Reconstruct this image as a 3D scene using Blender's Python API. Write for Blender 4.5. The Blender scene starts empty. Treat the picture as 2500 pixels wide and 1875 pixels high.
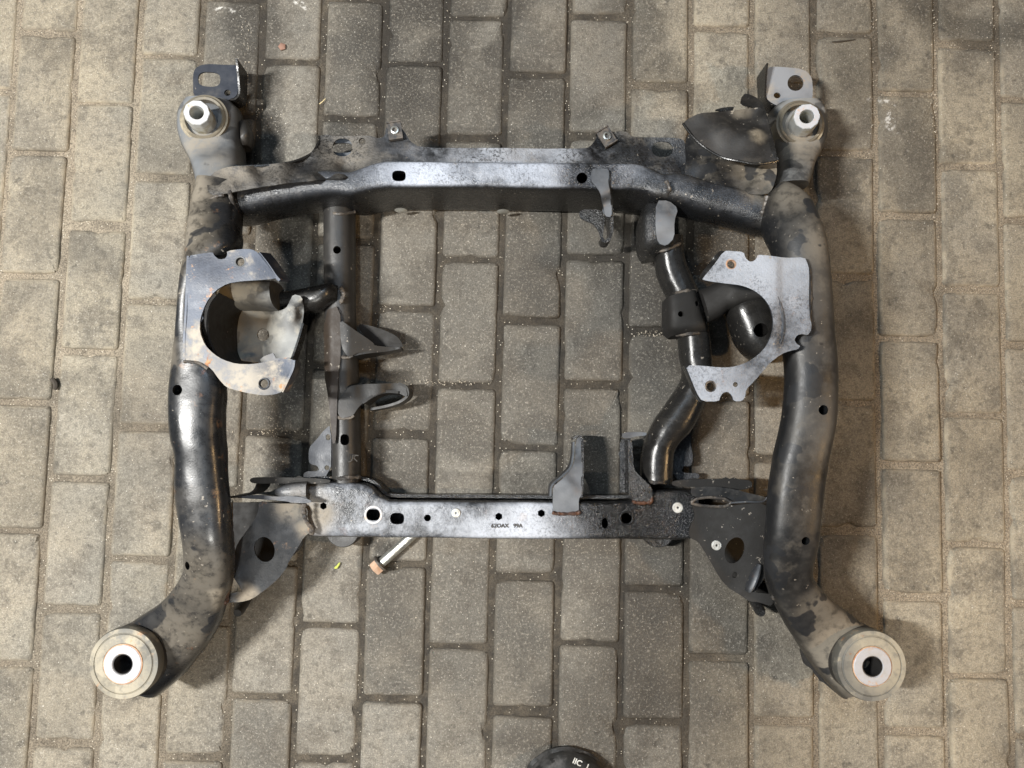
import bpy, bmesh, math, random
from mathutils import Vector, Matrix, noise
from mathutils.geometry import delaunay_2d_cdt

random.seed(7)
sc = bpy.context.scene
COL = sc.collection
PI = math.pi

# ------------------------------------------------------------------ camera
H = 1.28; FPX = 1877.0; TH = math.radians(4.25)
cam_d = bpy.data.cameras.new('camera')
cam_d.sensor_fit = 'HORIZONTAL'; cam_d.sensor_width = 36.0
cam_d.lens = 36.0 * FPX / 2500.0
cam_d.clip_start = 0.02; cam_d.clip_end = 60
cam = bpy.data.objects.new('camera', cam_d); COL.objects.link(cam)
cam.location = (0, 0, H); cam.rotation_euler = (TH, 0, 0)
sc.camera = cam

# ------------------------------------------------------------------ world + lamps
W = bpy.data.worlds.new('World'); sc.world = W; W.use_nodes = True
W.node_tree.nodes['Background'].inputs[0].default_value = (0.80, 0.86, 1.0, 1)
W.node_tree.nodes['Background'].inputs[1].default_value = 0.012

def lamp(name, loc, target, energy, color, sx, sy, roll=0):
    d = bpy.data.lights.new(name, 'AREA'); d.shape = 'RECTANGLE'; d.size = sx; d.size_y = sy
    d.energy = energy; d.color = color
    o = bpy.data.objects.new(name, d); COL.objects.link(o); o.location = loc
    v = Vector(target) - Vector(loc)
    o.rotation_euler = (v.to_track_quat('-Z', 'Y').to_matrix() @ Matrix.Rotation(roll, 3, 'Z')).to_euler()
    return o
lamp('strip_light', (-1.60, 0.05, 2.50), (-0.1, 0.0, 0), 150, (1.0, 0.985, 0.95), 0.05, 0.50)
lamp('ceiling_tube', (0.0, 1.05, 2.65), (0.0, 0.5, 0), 16, (0.66, 0.82, 1.0), 1.7, 0.30)
lamp('ceiling_tube', (-0.35, -0.45, 2.65), (-0.2, -0.2, 0), 5, (0.76, 0.88, 1.0), 1.5, 0.25)
lamp('rear_bulb', (-0.12, -1.9, 3.2), (0.1, -0.2, 0), 60, (0.98, 0.96, 0.90), 0.14, 0.14)
lamp('warm_bulb', (2.1, -0.35, 1.9), (0.3, -0.1, 0), 24, (1.0, 0.64, 0.30), 0.15, 0.15)
sc.view_settings.view_transform = 'Standard'; sc.view_settings.look = 'None'
sc.view_settings.exposure = 0.0; sc.view_settings.gamma = 1.0
sc.cycles.max_bounces = 6

# ------------------------------------------------------------------ pixel helpers (photo is 2500 wide)
cT, sT = math.cos(TH), math.sin(TH)
def P(p, z=0.0):
    u = (p[0] - 1250) / FPX; v = -(p[1] - 937.5) / FPX
    d = Vector((u, v * cT + sT, v * sT - cT)); t = (H - z) / -d.z
    return Vector((0, 0, H)) + d * t
def tile(x0, y0, k): return lambda *c: [(x0 + c[i] / k, y0 + c[i + 1] / k) for i in range(0, len(c), 2)]
F = tile(0, 0, 2212 / 2500.0)
t1 = tile(400, 100, 3.6867); t2 = tile(900, 250, 3.6867); t3 = tile(1450, 100, 3.6867)
t4 = tile(400, 550, 3.6867); t5 = tile(1500, 550, 3.6867); t6 = tile(400, 950, 3.6867)
t7 = tile(950, 1000, 3.6867); t8 = tile(1500, 1000, 3.6867); b4 = tile(1300, 350, 3.6867)
b1 = tile(200, 1350, 4.148); b2 = tile(1800, 1350, 4.148); b3 = tile(1250, 1775, 7.373)
b5 = tile(1350, 1000, 4.74); b6 = tile(850, 1250, 6.32); uu = tile(650, 600, 2.767)

# ------------------------------------------------------------------ node helper
class NT:
    def __init__(s, name):
        s.m = bpy.data.materials.new(name); s.m.use_nodes = True
        s.t = s.m.node_tree; s.t.nodes.clear()
        s.out = s.n('ShaderNodeOutputMaterial'); s.b = s.n('ShaderNodeBsdfPrincipled')
        s.l(s.b.outputs[0], s.out.inputs[0])
        s.geo = s.n('ShaderNodeNewGeometry'); s.pos = s.geo.outputs['Position']
    def n(s, k): return s.t.nodes.new(k)
    def l(s, a, b): s.t.links.new(a, b)
    def put(s, inp, v):
        if isinstance(v, (int, float)): inp.default_value = v
        elif isinstance(v, tuple): inp.default_value = v if len(v) != 3 or inp.type == 'VECTOR' else (*v, 1)
        else: s.l(v, inp)
    def noise(s, scale, detail=4, rough=0.55, vec=None, dist=0.0, off=None):
        n = s.n('ShaderNodeTexNoise'); v = vec or s.pos
        if off:
            a = s.n('ShaderNodeVectorMath'); s.l(v, a.inputs[0]); a.inputs[1].default_value = off; v = a.outputs[0]
        s.l(v, n.inputs['Vector']); n.inputs['Scale'].default_value = scale
        n.inputs['Detail'].default_value = detail; n.inputs['Roughness'].default_value = rough
        n.inputs['Distortion'].default_value = dist
        return n.outputs['Fac']
    def vor(s, scale, vec=None, out='Distance', rnd=1.0):
        n = s.n('ShaderNodeTexVoronoi'); s.l(vec or s.pos, n.inputs['Vector']); n.inputs['Scale'].default_value = scale
        n.inputs['Randomness'].default_value = rnd
        return n.outputs[out]
    def mr(s, v, a, b, c=0.0, d=1.0):
        n = s.n('ShaderNodeMapRange'); n.interpolation_type = 'SMOOTHSTEP'; s.put(n.inputs[0], v)
        for i, x in enumerate((a, b, c, d)): n.inputs[i + 1].default_value = x
        return n.outputs[0]
    def math(s, op, a, b=0.0, c=None):
        n = s.n('ShaderNodeMath'); n.operation = op; s.put(n.inputs[0], a); s.put(n.inputs[1], b)
        if c is not None: s.put(n.inputs[2], c)
        return n.outputs[0]
    def mix(s, f, a, b, mode='MIX'):
        n = s.n('ShaderNodeMix'); n.data_type = 'RGBA'; n.blend_type = mode
        s.put(n.inputs[0], f); s.put(n.inputs[6], a); s.put(n.inputs[7], b)
        return n.outputs[2]
    def bump(s, h, strength, dist, nrm=None):
        n = s.n('ShaderNodeBump'); s.put(n.inputs['Height'], h); n.inputs['Strength'].default_value = strength
        n.inputs['Distance'].default_value = dist
        if nrm: s.l(nrm, n.inputs['Normal'])
        return n.outputs[0]
    def blob(s, x, y, rx, ry, soft=0.5, warp=None):
        """soft round patch at ground position x,y (metres)"""
        v = warp or s.pos
        a = s.n('ShaderNodeVectorMath'); a.operation = 'SUBTRACT'; s.l(v, a.inputs[0]); a.inputs[1].default_value = (x, y, 0)
        b = s.n('ShaderNodeVectorMath'); b.operation = 'MULTIPLY'; s.l(a.outputs[0], b.inputs[0]); b.inputs[1].default_value = (1 / rx, 1 / ry, 0)
        c = s.n('ShaderNodeVectorMath'); c.operation = 'LENGTH'; s.l(b.outputs[0], c.inputs[0])
        return s.mr(c.outputs['Value'], 1.0 - soft, 1.0 + soft, 1.0, 0.0)
    def warp(s, scale, amt):
        n = s.n('ShaderNodeTexNoise'); s.l(s.pos, n.inputs['Vector']); n.inputs['Scale'].default_value = scale
        n.inputs['Detail'].default_value = 4
        a = s.n('ShaderNodeVectorMath'); a.operation = 'MULTIPLY_ADD'
        s.l(n.outputs['Color'], a.inputs[0]); a.inputs[1].default_value = (amt, amt, 0); 
        b = s.n('ShaderNodeVectorMath'); b.operation = 'SUBTRACT'; s.l(s.pos, b.inputs[0]); b.inputs[1].default_value = (amt / 2, amt / 2, 0)
        s.l(b.outputs[0], a.inputs[2]); return a.outputs[0]
    def maxof(s, lst):
        r = lst[0]
        for x in lst[1:]: r = s.math('MAXIMUM', r, x)
        return r

# stains of the workshop floor, with rail shade and the person's shadow painted in: (px, py, rx px, ry px, strength)
OIL_SHADE = [((1010, 60), 170, 260, 1.0), ((1120, 250), 300, 130, .7), ((1235, 180), 40, 260, .9), ((900, 330), 120, 90, .9), ((1230, 700), 330, 420, .5), ((1620, 690), 210, 300, .95), ((1480, 560), 120, 90, .6),
       ((715, 760), 45, 300, 1.0), ((650, 380), 36, 200, .9), ((1480, 1250), 260, 200, .75), ((1640, 1500), 250, 330, .75), ((1150, 1500), 300, 220, .35), ((1200, 1060), 330, 60, .7),
       ((2040, 440), 50, 70, .8), ((1640, 170), 50, 70, .6), ((2400, 60), 200, 60, .7), ((2300, 20), 60, 60, .6), ((620, 120), 60, 220, .75), ((1980, 900), 60, 260, .4), ((150, 950), 200, 60, .35),
       ((690, 700), 60, 190, 1.0), ((700, 1080), 45, 90, .9), ((900, 560), 30, 60, .5), ((960, 1110), 110, 90, .7), ((1400, 1800), 150, 200, .6), ((520, 1500), 110, 160, .35), ((60, 1100), 60, 260, .3), ((1560, 60), 60, 150, .5), ((2100, 120), 60, 160, .45), ((2330, 900), 14, 600, .3), ((860, 60), 60, 160, .5), ((940, 1330), 50, 36, 1.0), ((2250, 330), 30, 200, .4), ((80, 480), 40, 200, .35)]  # first two entries paint the deep shade between left rail and inner tube
TAN_AREAS = [((120, 400), 330, 900, 1.0), ((2300, 900), 330, 1100, 1.0), ((200, 1500), 420, 420, .6), ((1950, 1650), 260, 300, .8), ((1750, 120), 230, 200, .7)]  # areas mixed towards pale tan
def stain_shade_masks(s):
    w = s.warp(7, 0.22)
    o = s.maxof([s.math('MULTIPLY', s.blob(P(c)[0], P(c)[1], rx / 1466, ry / 1466, .45, w), k) for c, rx, ry, k in OIL_SHADE])
    l = s.maxof([s.math('MULTIPLY', s.blob(P(c)[0], P(c)[1], rx / 1466, ry / 1466, .4, w), k) for c, rx, ry, k in TAN_AREAS])
    return o, l

def mat_paver():
    s = NT('concrete_paver')
    oil_shade, tan_mask = stain_shade_masks(s)
    oi = s.n('ShaderNodeObjectInfo')
    tone = s.mix(s.mr(oi.outputs['Random'], 0, 1), (0.135, 0.129, 0.119), (0.262, 0.250, 0.228))
    col = s.mix(s.math('MULTIPLY', s.mr(s.noise(8, 7, .65), .40, .64), .7), tone, (0.29, 0.265, 0.228))
    col = s.mix(s.math('MULTIPLY', tan_mask, s.mr(s.noise(5, 6, .6, off=(2, 2, 2)), .35, .6, .25, .75)), col, (0.46, 0.405, 0.315))
    blot = s.mr(s.noise(11, 7, .7, off=(3, 1, 0)), .47, .64)
    col = s.mix(s.math('MULTIPLY', blot, .58), col, (0.115, 0.102, 0.088))
    f = s.math('MULTIPLY', oil_shade, s.mr(s.noise(9, 7, .7, off=(7, 7, 0)), .28, .52, .50, 1.0))
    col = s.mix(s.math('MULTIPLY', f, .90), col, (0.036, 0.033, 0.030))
    spot = s.mr(s.noise(40, 3, .5, off=(1, 5, 2)), .63, .72)
    col = s.mix(s.math('MULTIPLY', spot, .55), col, (0.06, 0.055, 0.05))
    # aggregate grain
    g = s.noise(430, 4, .75); g2 = s.noise(260, 4, .75, off=(4, 4, 4)); g3 = s.noise(95, 5, .7, off=(9, 4, 4))
    col = s.mix(s.mr(g, .40, .62, .62, 0), col, s.mix(.62, col, (0.015, 0.013, 0.011)))
    col = s.mix(s.mr(g2, .52, .68, 0, .42), col, (0.50, 0.47, 0.42))
    col = s.mix(s.mr(g3, .36, .52, .38, 0), col, (0.06, 0.054, 0.047))
    tcn = s.n('ShaderNodeTexCoord'); sx = s.n('ShaderNodeSeparateXYZ'); s.l(tcn.outputs['Object'], sx.inputs[0])
    ed = s.math('MAXIMUM', s.mr(s.math('ABSOLUTE', sx.outputs['X']), .041, .0480), s.mr(s.math('ABSOLUTE', sx.outputs['Y']), .095, .1015))
    ed = s.math('MULTIPLY', ed, s.mr(s.noise(34, 6, .7, off=(5, 0, 2)), .36, .60, .12, 1.0))
    edc = s.mix(oil_shade, s.mix(s.math('MULTIPLY', tan_mask, s.mr(s.noise(13, 4, .6), .35, .6)), (0.15, 0.13, 0.105), (0.42, 0.36, 0.275)), (0.030, 0.028, 0.026))
    col = s.mix(s.math('MULTIPLY', ed, .75), col, edc)
    col = s.mix(1.0, col, (1.07, 1.05, 0.99), 'MULTIPLY')
    # pale mineral specks
    for sc_, a, b, k, amt in ((340, .14, .24, .80, .60), (170, .09, .16, .84, .75), (70, .04, .08, .84, .8)):
        sp = s.mr(s.vor(sc_), a, b, 1, 0); keep = s.mr(s.vor(sc_, out='Color'), k, k + .02)
        col = s.mix(s.math('MULTIPLY', s.math('MULTIPLY', sp, keep), amt), col, (0.80, 0.76, 0.68))
    s.l(col, s.b.inputs['Base Color'])
    wh = s.maxof([s.blob(P(c)[0], P(c)[1], a / 1466, b_ / 1466, .4, s.warp(30, .04)) for c, a, b_ in (((2150, 243), 26, 10), ((2172, 285), 9, 34), ((2196, 318), 16, 5), ((545, 20), 30, 5), ((735, 12), 22, 8))])
    col = s.mix(s.math('MULTIPLY', wh, s.mr(s.noise(70, 5, .7), .47, .56)), col, (0.66, 0.64, 0.60))
    col = s.mix(s.math('MULTIPLY', s.mr(s.noise(4.5, 3, .5, off=(8, 1, 4)), .40, .62), .30), col, s.mix(.5, col, (0.10, 0.088, 0.072)))
    s.b.inputs['Specular IOR Level'].default_value = .34
    s.l(col, s.b.inputs['Base Color'])
    s.l(s.mr(f, 0, 1, .72, .40), s.b.inputs['Roughness'])
    h = s.math('ADD', s.math('ADD', g, g2), s.math('MULTIPLY', g3, .8))
    b = s.bump(h, .9, .0017)
    b = s.bump(s.noise(30, 5, .6), .25, .003, b)
    s.l(b, s.b.inputs['Normal'])
    return s.m

def mat_sand():
    s = NT('joint_sand')
    oil_shade, tan_mask = stain_shade_masks(s)
    col = s.mix(s.mr(s.noise(45, 6, .65), .35, .65), (0.050, 0.045, 0.039), (0.135, 0.118, 0.095))
    col = s.mix(s.math('MULTIPLY', tan_mask, s.mr(s.noise(18, 4, .6), .30, .6, .55, 1.0)), col, (0.40, 0.352, 0.285))
    col = s.mix(s.math('MULTIPLY', oil_shade, .85), col, (0.026, 0.024, 0.022))
    g = s.noise(420, 4, .75)
    col = s.mix(s.mr(g, .36, .6, .7, 0), col, (0.03, 0.026, 0.02))
    col = s.mix(1.0, col, (1.05, 1.0, 0.92), 'MULTIPLY')
    sp = s.mr(s.vor(260), .16, .26, 1, 0); keep = s.mr(s.vor(260, out='Color'), .72, .74)
    col = s.mix(s.math('MULTIPLY', sp, keep), col, (0.70, 0.64, 0.52))
    s.l(col, s.b.inputs['Base Color']); s.b.inputs['Roughness'].default_value = .8
    s.l(s.bump(s.math('ADD', g, s.noise(120, 4, .6)), 1.0, .003), s.b.inputs['Normal'])
    return s.m

def mat_paint(name, base=(0.009, 0.0095, 0.0105), rough=.36, dust=.35, dustcol=(0.33, 0.285, 0.22), film=.3, filmcol=(0.17, 0.18, 0.20),
              grease=0.0, film_sheen_zone=None, rust=0.0, speck=.5, spots=0.0, patches=(), darkpatches=(), seed=0, metal=0.0, bumps=1.0, spec=.45, wet=None):
    """patches: dusty areas [(px,py,r px, strength)]"""
    s = NT(name); off = (seed * 3.1, seed * 1.7, seed * .9)
    up = s.n('ShaderNodeSeparateXYZ'); s.l(s.geo.outputs['Normal'], up.inputs[0]); up = s.mr(up.outputs['Z'], .15, .95)
    n1 = s.noise(17, 6, .62, off=off); n2 = s.noise(70, 5, .65, off=off); n3 = s.noise(6.5, 4, .55, off=off)
    filmcol = tuple(c * .55 for c in filmcol) if film < .85 else filmcol; dustcol = tuple(c * .85 for c in dustcol)
    zone = 1.0
    if film_sheen_zone:
        fzq = P(film_sheen_zone[:2], .1)
        zone = s.mr(s.blob(fzq.x, fzq.y, film_sheen_zone[2] / 1650, film_sheen_zone[3] / 1650, .5), 0, 1, .10, 1.0)
    col = s.mix(s.math('MULTIPLY', s.math('MULTIPLY', s.math('MULTIPLY', s.mr(n2, .40, .7), film * .4), zone), up), base, filmcol)
    filmf = s.math('MULTIPLY', s.math('MULTIPLY', s.mr(n3, .33, .62), film), up)
    if film_sheen_zone: filmf = s.math('MULTIPLY', filmf, zone)
    col = s.mix(filmf, col, filmcol)
    chip = s.math('MULTIPLY', s.mr(s.noise(150, 3, .6, off=(off[0] + 3, 3, 3)), .665, .69), s.mr(s.noise(13, 3, .5, off=(off[0], 6, 6)), .45, .6))
    col = s.mix(s.math('MULTIPLY', chip, .8), col, (0.28, 0.25, 0.21))
    dm = s.math('MULTIPLY', s.mr(s.math('ADD', n1, s.math('MULTIPLY', s.math('SUBTRACT', n2, .5), .35)), .50, .70), dust * .8 if dust < .8 else dust)
    w = s.warp(14, 0.05)
    for (x, y, r, k) in patches:
        q = P((x, y), .12)
        bl = s.blob(q.x, q.y, r / 1650, r / 1650, .7, w)
        dm = s.math('MAXIMUM', dm, s.math('MULTIPLY', s.math('MULTIPLY', bl, s.mr(n2, .3, .55, .35, 1.0)), k))
    dm = s.math('MULTIPLY', dm, s.mr(up, 0, 1, .45, 1.0))
    for (x, y, r, k) in darkpatches:
        q = P((x, y), .12)
        bl = s.blob(q.x, q.y, r / 1650, r / 1650, .3, w)
        dm = s.math('MULTIPLY', dm, s.math('SUBTRACT', 1.0, s.math('MULTIPLY', bl, k)))
    col = s.mix(dm, col, dustcol)
    if spots:   # clean round-edged patches where dust was wiped
        sm = s.mr(s.noise(21, 3, .45, off=(off[0] + 5, 2, 1)), .575, .60)
        col = s.mix(s.math('MULTIPLY', sm, spots), col, (0.018, 0.019, 0.021))
    if rust:
        rm = s.math('MULTIPLY', s.mr(s.noise(34, 5, .7, off=(off[0] + 9, 4, 1)), .60, .68), rust)
        col = s.mix(rm, col, s.mix(s.mr(n2, .4, .6), (0.23, 0.085, 0.030), (0.42, 0.25, 0.13)))
    if grease:
        gm = s.math('MULTIPLY', s.mr(s.noise(240, 4, .75, off=off), .50, .58), s.mr(s.noise(14, 4, .6, off=(off[0] + 2, 8, 3)), .36, .62))
        gm = s.math('MULTIPLY', gm, grease)
        col = s.mix(gm, col, (0.008, 0.007, 0.006))
    if speck:
        sp = s.mr(s.vor(260), .06, .13, 1, 0); keep = s.mr(s.vor(260, out='Color'), .93, .94)
        spm = s.math('MULTIPLY', s.math('MULTIPLY', sp, keep), speck)
        col = s.mix(spm, col, (0.62, 0.60, 0.55))
    s.l(col, s.b.inputs['Base Color'])
    r = s.math('ADD', s.mr(s.math('ADD', dm, s.math('MULTIPLY', filmf, .25)), 0, 1, rough, .80), s.mr(n2, .3, .7, -.07, .07))
    s.l(r, s.b.inputs['Roughness'])
    s.b.inputs['Metallic'].default_value = metal
    s.b.inputs['Specular IOR Level'].default_value = .45
    h = s.math('ADD', s.noise(420, 3, .6, off=off), s.math('MULTIPLY', s.noise(110, 4, .6, off=off), .3 + 1.1 * grease))
    b = s.bump(h, .25 * bumps + .5 * grease, .0010 + .0012 * grease)
    if wet:
        wq = P(wet[:2], .1); wm = s.blob(wq.x, wq.y, wet[2] / 1650, wet[3] / 1650, .5)
        wn = s.n('ShaderNodeBump'); s.l(s.math('ADD', s.noise(330, 3, .6, off=(off[0], 5, 5)), s.math('MULTIPLY', s.noise(130, 3, .6), .8)), wn.inputs['Height']); s.l(wm, wn.inputs['Strength'])
        wn.inputs['Distance'].default_value = .0035; s.l(b, wn.inputs['Normal']); b = wn.outputs[0]
        s.l(s.math('MULTIPLY_ADD', s.math('SUBTRACT', .20, r), wm, r), s.b.inputs['Roughness']); s.l(s.mix(s.math('MULTIPLY', wm, .6), s.b.inputs['Base Color'].links[0].from_socket, (0.008, 0.008, 0.008)), s.b.inputs['Base Color'])
    b = s.bump(n3, .25, .006, b)
    s.l(b, s.b.inputs['Normal'])
    return s.m

def mat_simple(name, col, rough, metal=0.0, col2=None, scale=60, lo=.4, hi=.65, bump=.3, col3=None):
    s = NT(name)
    c = col
    if col2: c = s.mix(s.mr(s.noise(scale, 5, .65), lo, hi), col, col2)
    if col3: c = s.mix(s.mr(s.noise(scale * .6, 5, .7, off=(4, 9, 3)), .57, .66), c, col3)
    s.put(s.b.inputs['Base Color'], c)
    s.l(s.mr(s.noise(scale * 2, 4, .6), .3, .7, max(rough - .1, .05), min(rough + .12, 1)), s.b.inputs['Roughness'])
    s.b.inputs['Metallic'].default_value = metal
    s.l(s.bump(s.noise(500, 3, .6), bump, .0008), s.b.inputs['Normal'])
    return s.m

# ------------------------------------------------------------------ object helpers
def link(name, me, mat, parent=None, sharp=38, smooth=True):
    if smooth:
        me.polygons.foreach_set('use_smooth', [True] * len(me.polygons)); 
        me.set_sharp_from_angle(angle=math.radians(sharp))
    if mat and not me.materials: me.materials.append(mat)
    o = bpy.data.objects.new(name, me); COL.objects.link(o)
    if parent: o.parent = parent
    return o
def tag(o, label=None, cat=None, group=None, kind=None):
    for k, v in (('label', label), ('category', cat), ('group', group), ('kind', kind)):
        if v: o[k] = v
    return o
def empty(name, loc=(0, 0, 0)):
    o = bpy.data.objects.new(name, None); COL.objects.link(o); o.location = loc; o.empty_display_size = .05
    return o
def mesh_from(verts, faces, name='m'):
    me = bpy.data.meshes.new(name); me.from_pydata([tuple(v) for v in verts], [], faces); me.validate()
    bm = bmesh.new(); bm.from_mesh(me); bmesh.ops.recalc_face_normals(bm, faces=bm.faces); bm.to_mesh(me); bm.free()
    return me
def catmull(p0, p1, p2, p3, t):
    return [0.5 * ((2 * b) + (-a + c) * t + (2 * a - 5 * b + 4 * c - d) * t * t + (-a + 3 * b - 3 * c + d) * t ** 3) for a, b, c, d in zip(p0, p1, p2, p3)]
def spline(rows, sub):
    out = []; n = len(rows)
    for i in range(n - 1):
        p0 = rows[max(i - 1, 0)]; p3 = rows[min(i + 2, n - 1)]
        for j in range(sub): out.append(catmull(p0, rows[i], rows[i + 1], p3, j / sub))
    out.append(list(rows[-1])); return out
def chaikin(pts, it=2):
    for _ in range(it):
        q = []
        for i in range(len(pts)):
            a, b = pts[i], pts[(i + 1) % len(pts)]
            q.append((a[0] * .78 + b[0] * .22, a[1] * .78 + b[1] * .22)); q.append((a[0] * .22 + b[0] * .78, a[1] * .22 + b[1] * .78))
        pts = q
    return pts
def nz(v, s, a): return a * noise.noise(Vector(v) * s)

def sweep(rows, sub=5, M=28, wob=.0012):
    """rows: (ax, ay, bx, by, ztop, zbot, n): two silhouette pixels of the section, its heights and squareness"""
    R = spline([list(map(float, r)) for r in rows], sub); verts = []; faces = []
    for (ax, ay, bx, by, zt, zb, n) in R:
        wz = max(0, min(1, (n - 3) / 2)); wz = wz * wz * (3 - 2 * wz); zs = (zt + zb) / 2 * (1 - wz) + (zt - .004) * wz
        A = P((ax, ay), zs); B = P((bx, by), zs); C = (A + B) / 2; U = (B - A) / 2
        for k in range(M):
            th = 2 * PI * k / M; c, s_ = math.cos(th), math.sin(th)
            u = math.copysign(abs(c) ** (2 / n), c); v = math.copysign(abs(s_) ** (2 / n), s_)
            q = C + U * u; q.z = (zt + zb) / 2 + v * (zt - zb) / 2
            d = Vector((U.x * u, U.y * u, v * (zt - zb) / 2)); d = d.normalized() if d.length else d
            verts.append(q + d * (nz(q, 22, wob) + nz(q, 60, wob * .35)))
    L = len(R)
    for i in range(L - 1):
        for k in range(M):
            a = i * M + k; b = i * M + (k + 1) % M; faces.append((a, b, b + M, a + M))
    faces.append(tuple(range(M))[::-1]); faces.append(tuple((L - 1) * M + k for k in range(M)))
    return mesh_from(verts, faces)

def lift(rows, amt=.036):
    def ss(a, b, x): t = max(0, min(1, (x - a) / (b - a))); return t * t * (3 - 2 * t)
    return [(*r[:4], r[4] + amt * ss(455, 640, r[1]) * (1 - ss(1290, 1600, r[1])), r[5] + amt * ss(455, 640, r[1]) * (1 - ss(1290, 1600, r[1])), r[6]) for r in rows]
def st(a, b, zt, zb, n):   # station from tile points
    return (a[0], a[1], b[0], b[1], zt, zb, n)

def tube3(pts, r, M=14, sub=4, noise_r=0.0, caps=True):
    """round tube through world points"""
    rows = [list(p) + [r if not isinstance(r, (list, tuple)) else r[i]] for i, p in enumerate(pts)]
    R = spline(rows, sub) if len(rows) > 2 else rows
    V = []; Fc = []; up = Vector((0, 0, 1))
    for i, q in enumerate(R):
        p = Vector(q[:3]); a = Vector(R[max(i - 1, 0)][:3]); b = Vector(R[min(i + 1, len(R) - 1)][:3]); t = (b - a).normalized()
        s_ = t.cross(up); s_ = s_.normalized() if s_.length > .05 else Vector((1, 0, 0)); w = s_.cross(t).normalized()
        rr = q[3] * (1 + (noise.noise(p * 260) * noise_r if noise_r else 0))
        for k in range(M):
            an = 2 * PI * k / M; V.append(p + s_ * math.cos(an) * rr + w * math.sin(an) * rr)
    for i in range(len(R) - 1):
        for k in range(M):
            a = i * M + k; b = i * M + (k + 1) % M; Fc.append((a, b, b + M, a + M))
    if caps: Fc.append(tuple(range(M))[::-1]); Fc.append(tuple((len(R) - 1) * M + k for k in range(M)))
    return mesh_from(V, Fc)

def lathe(profile, base, axis=(0, 0, 1), M=48, facet=None):
    """profile [(r, h)] closed ring; revolve about axis from base"""
    ax = Vector(axis).normalized(); x = ax.cross(Vector((0, 1, 0.01))).normalized(); y = ax.cross(x)
    V = []; Fc = []; n = len(profile)
    for k in range(M):
        a = 2 * PI * k / M
        for (r, h) in profile:
            rr = r
            if facet and r > facet[1]: rr = r * math.cos(PI / facet[0]) / math.cos((a % (2 * PI / facet[0])) - PI / facet[0]) * 1.03
            V.append(Vector(base) + x * math.cos(a) * rr + y * math.sin(a) * rr + ax * h)
    for k in range(M):
        k2 = (k + 1) % M
        for i in range(n):
            j = (i + 1) % n; Fc.append((k * n + i, k2 * n + i, k2 * n + j, k * n + j))
    return mesh_from(V, Fc)

def idw(ctrl):
    def z(p):
        sw = 0; sz = 0
        for (x, y, zz) in ctrl:
            d = ((p[0] - x) ** 2 + (p[1] - y) ** 2) + 30; w = 1 / d ** 1.6; sw += w; sz += w * zz
        return sz / sw
    return z
def inpoly(p, poly):
    r = False; x, y = p; n = len(poly); j = n - 1
    for i in range(n):
        xi, yi = poly[i]; xj, yj = poly[j]
        if (yi > y) != (yj > y) and x < (xj - xi) * (y - yi) / (yj - yi) + xi: r = not r
        j = i
    return r
def ell(c, rx, ry=None, rot=0, n=22, sq=2.0):
    ry = ry or rx; out = []
    for k in range(n):
        a = 2 * PI * k / n; u = math.copysign(abs(math.cos(a)) ** (2 / sq), math.cos(a)) * rx; v = math.copysign(abs(math.sin(a)) ** (2 / sq), math.sin(a)) * ry
        out.append((c[0] + u * math.cos(rot) - v * math.sin(rot), c[1] + u * math.sin(rot) + v * math.cos(rot)))
    return out
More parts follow.
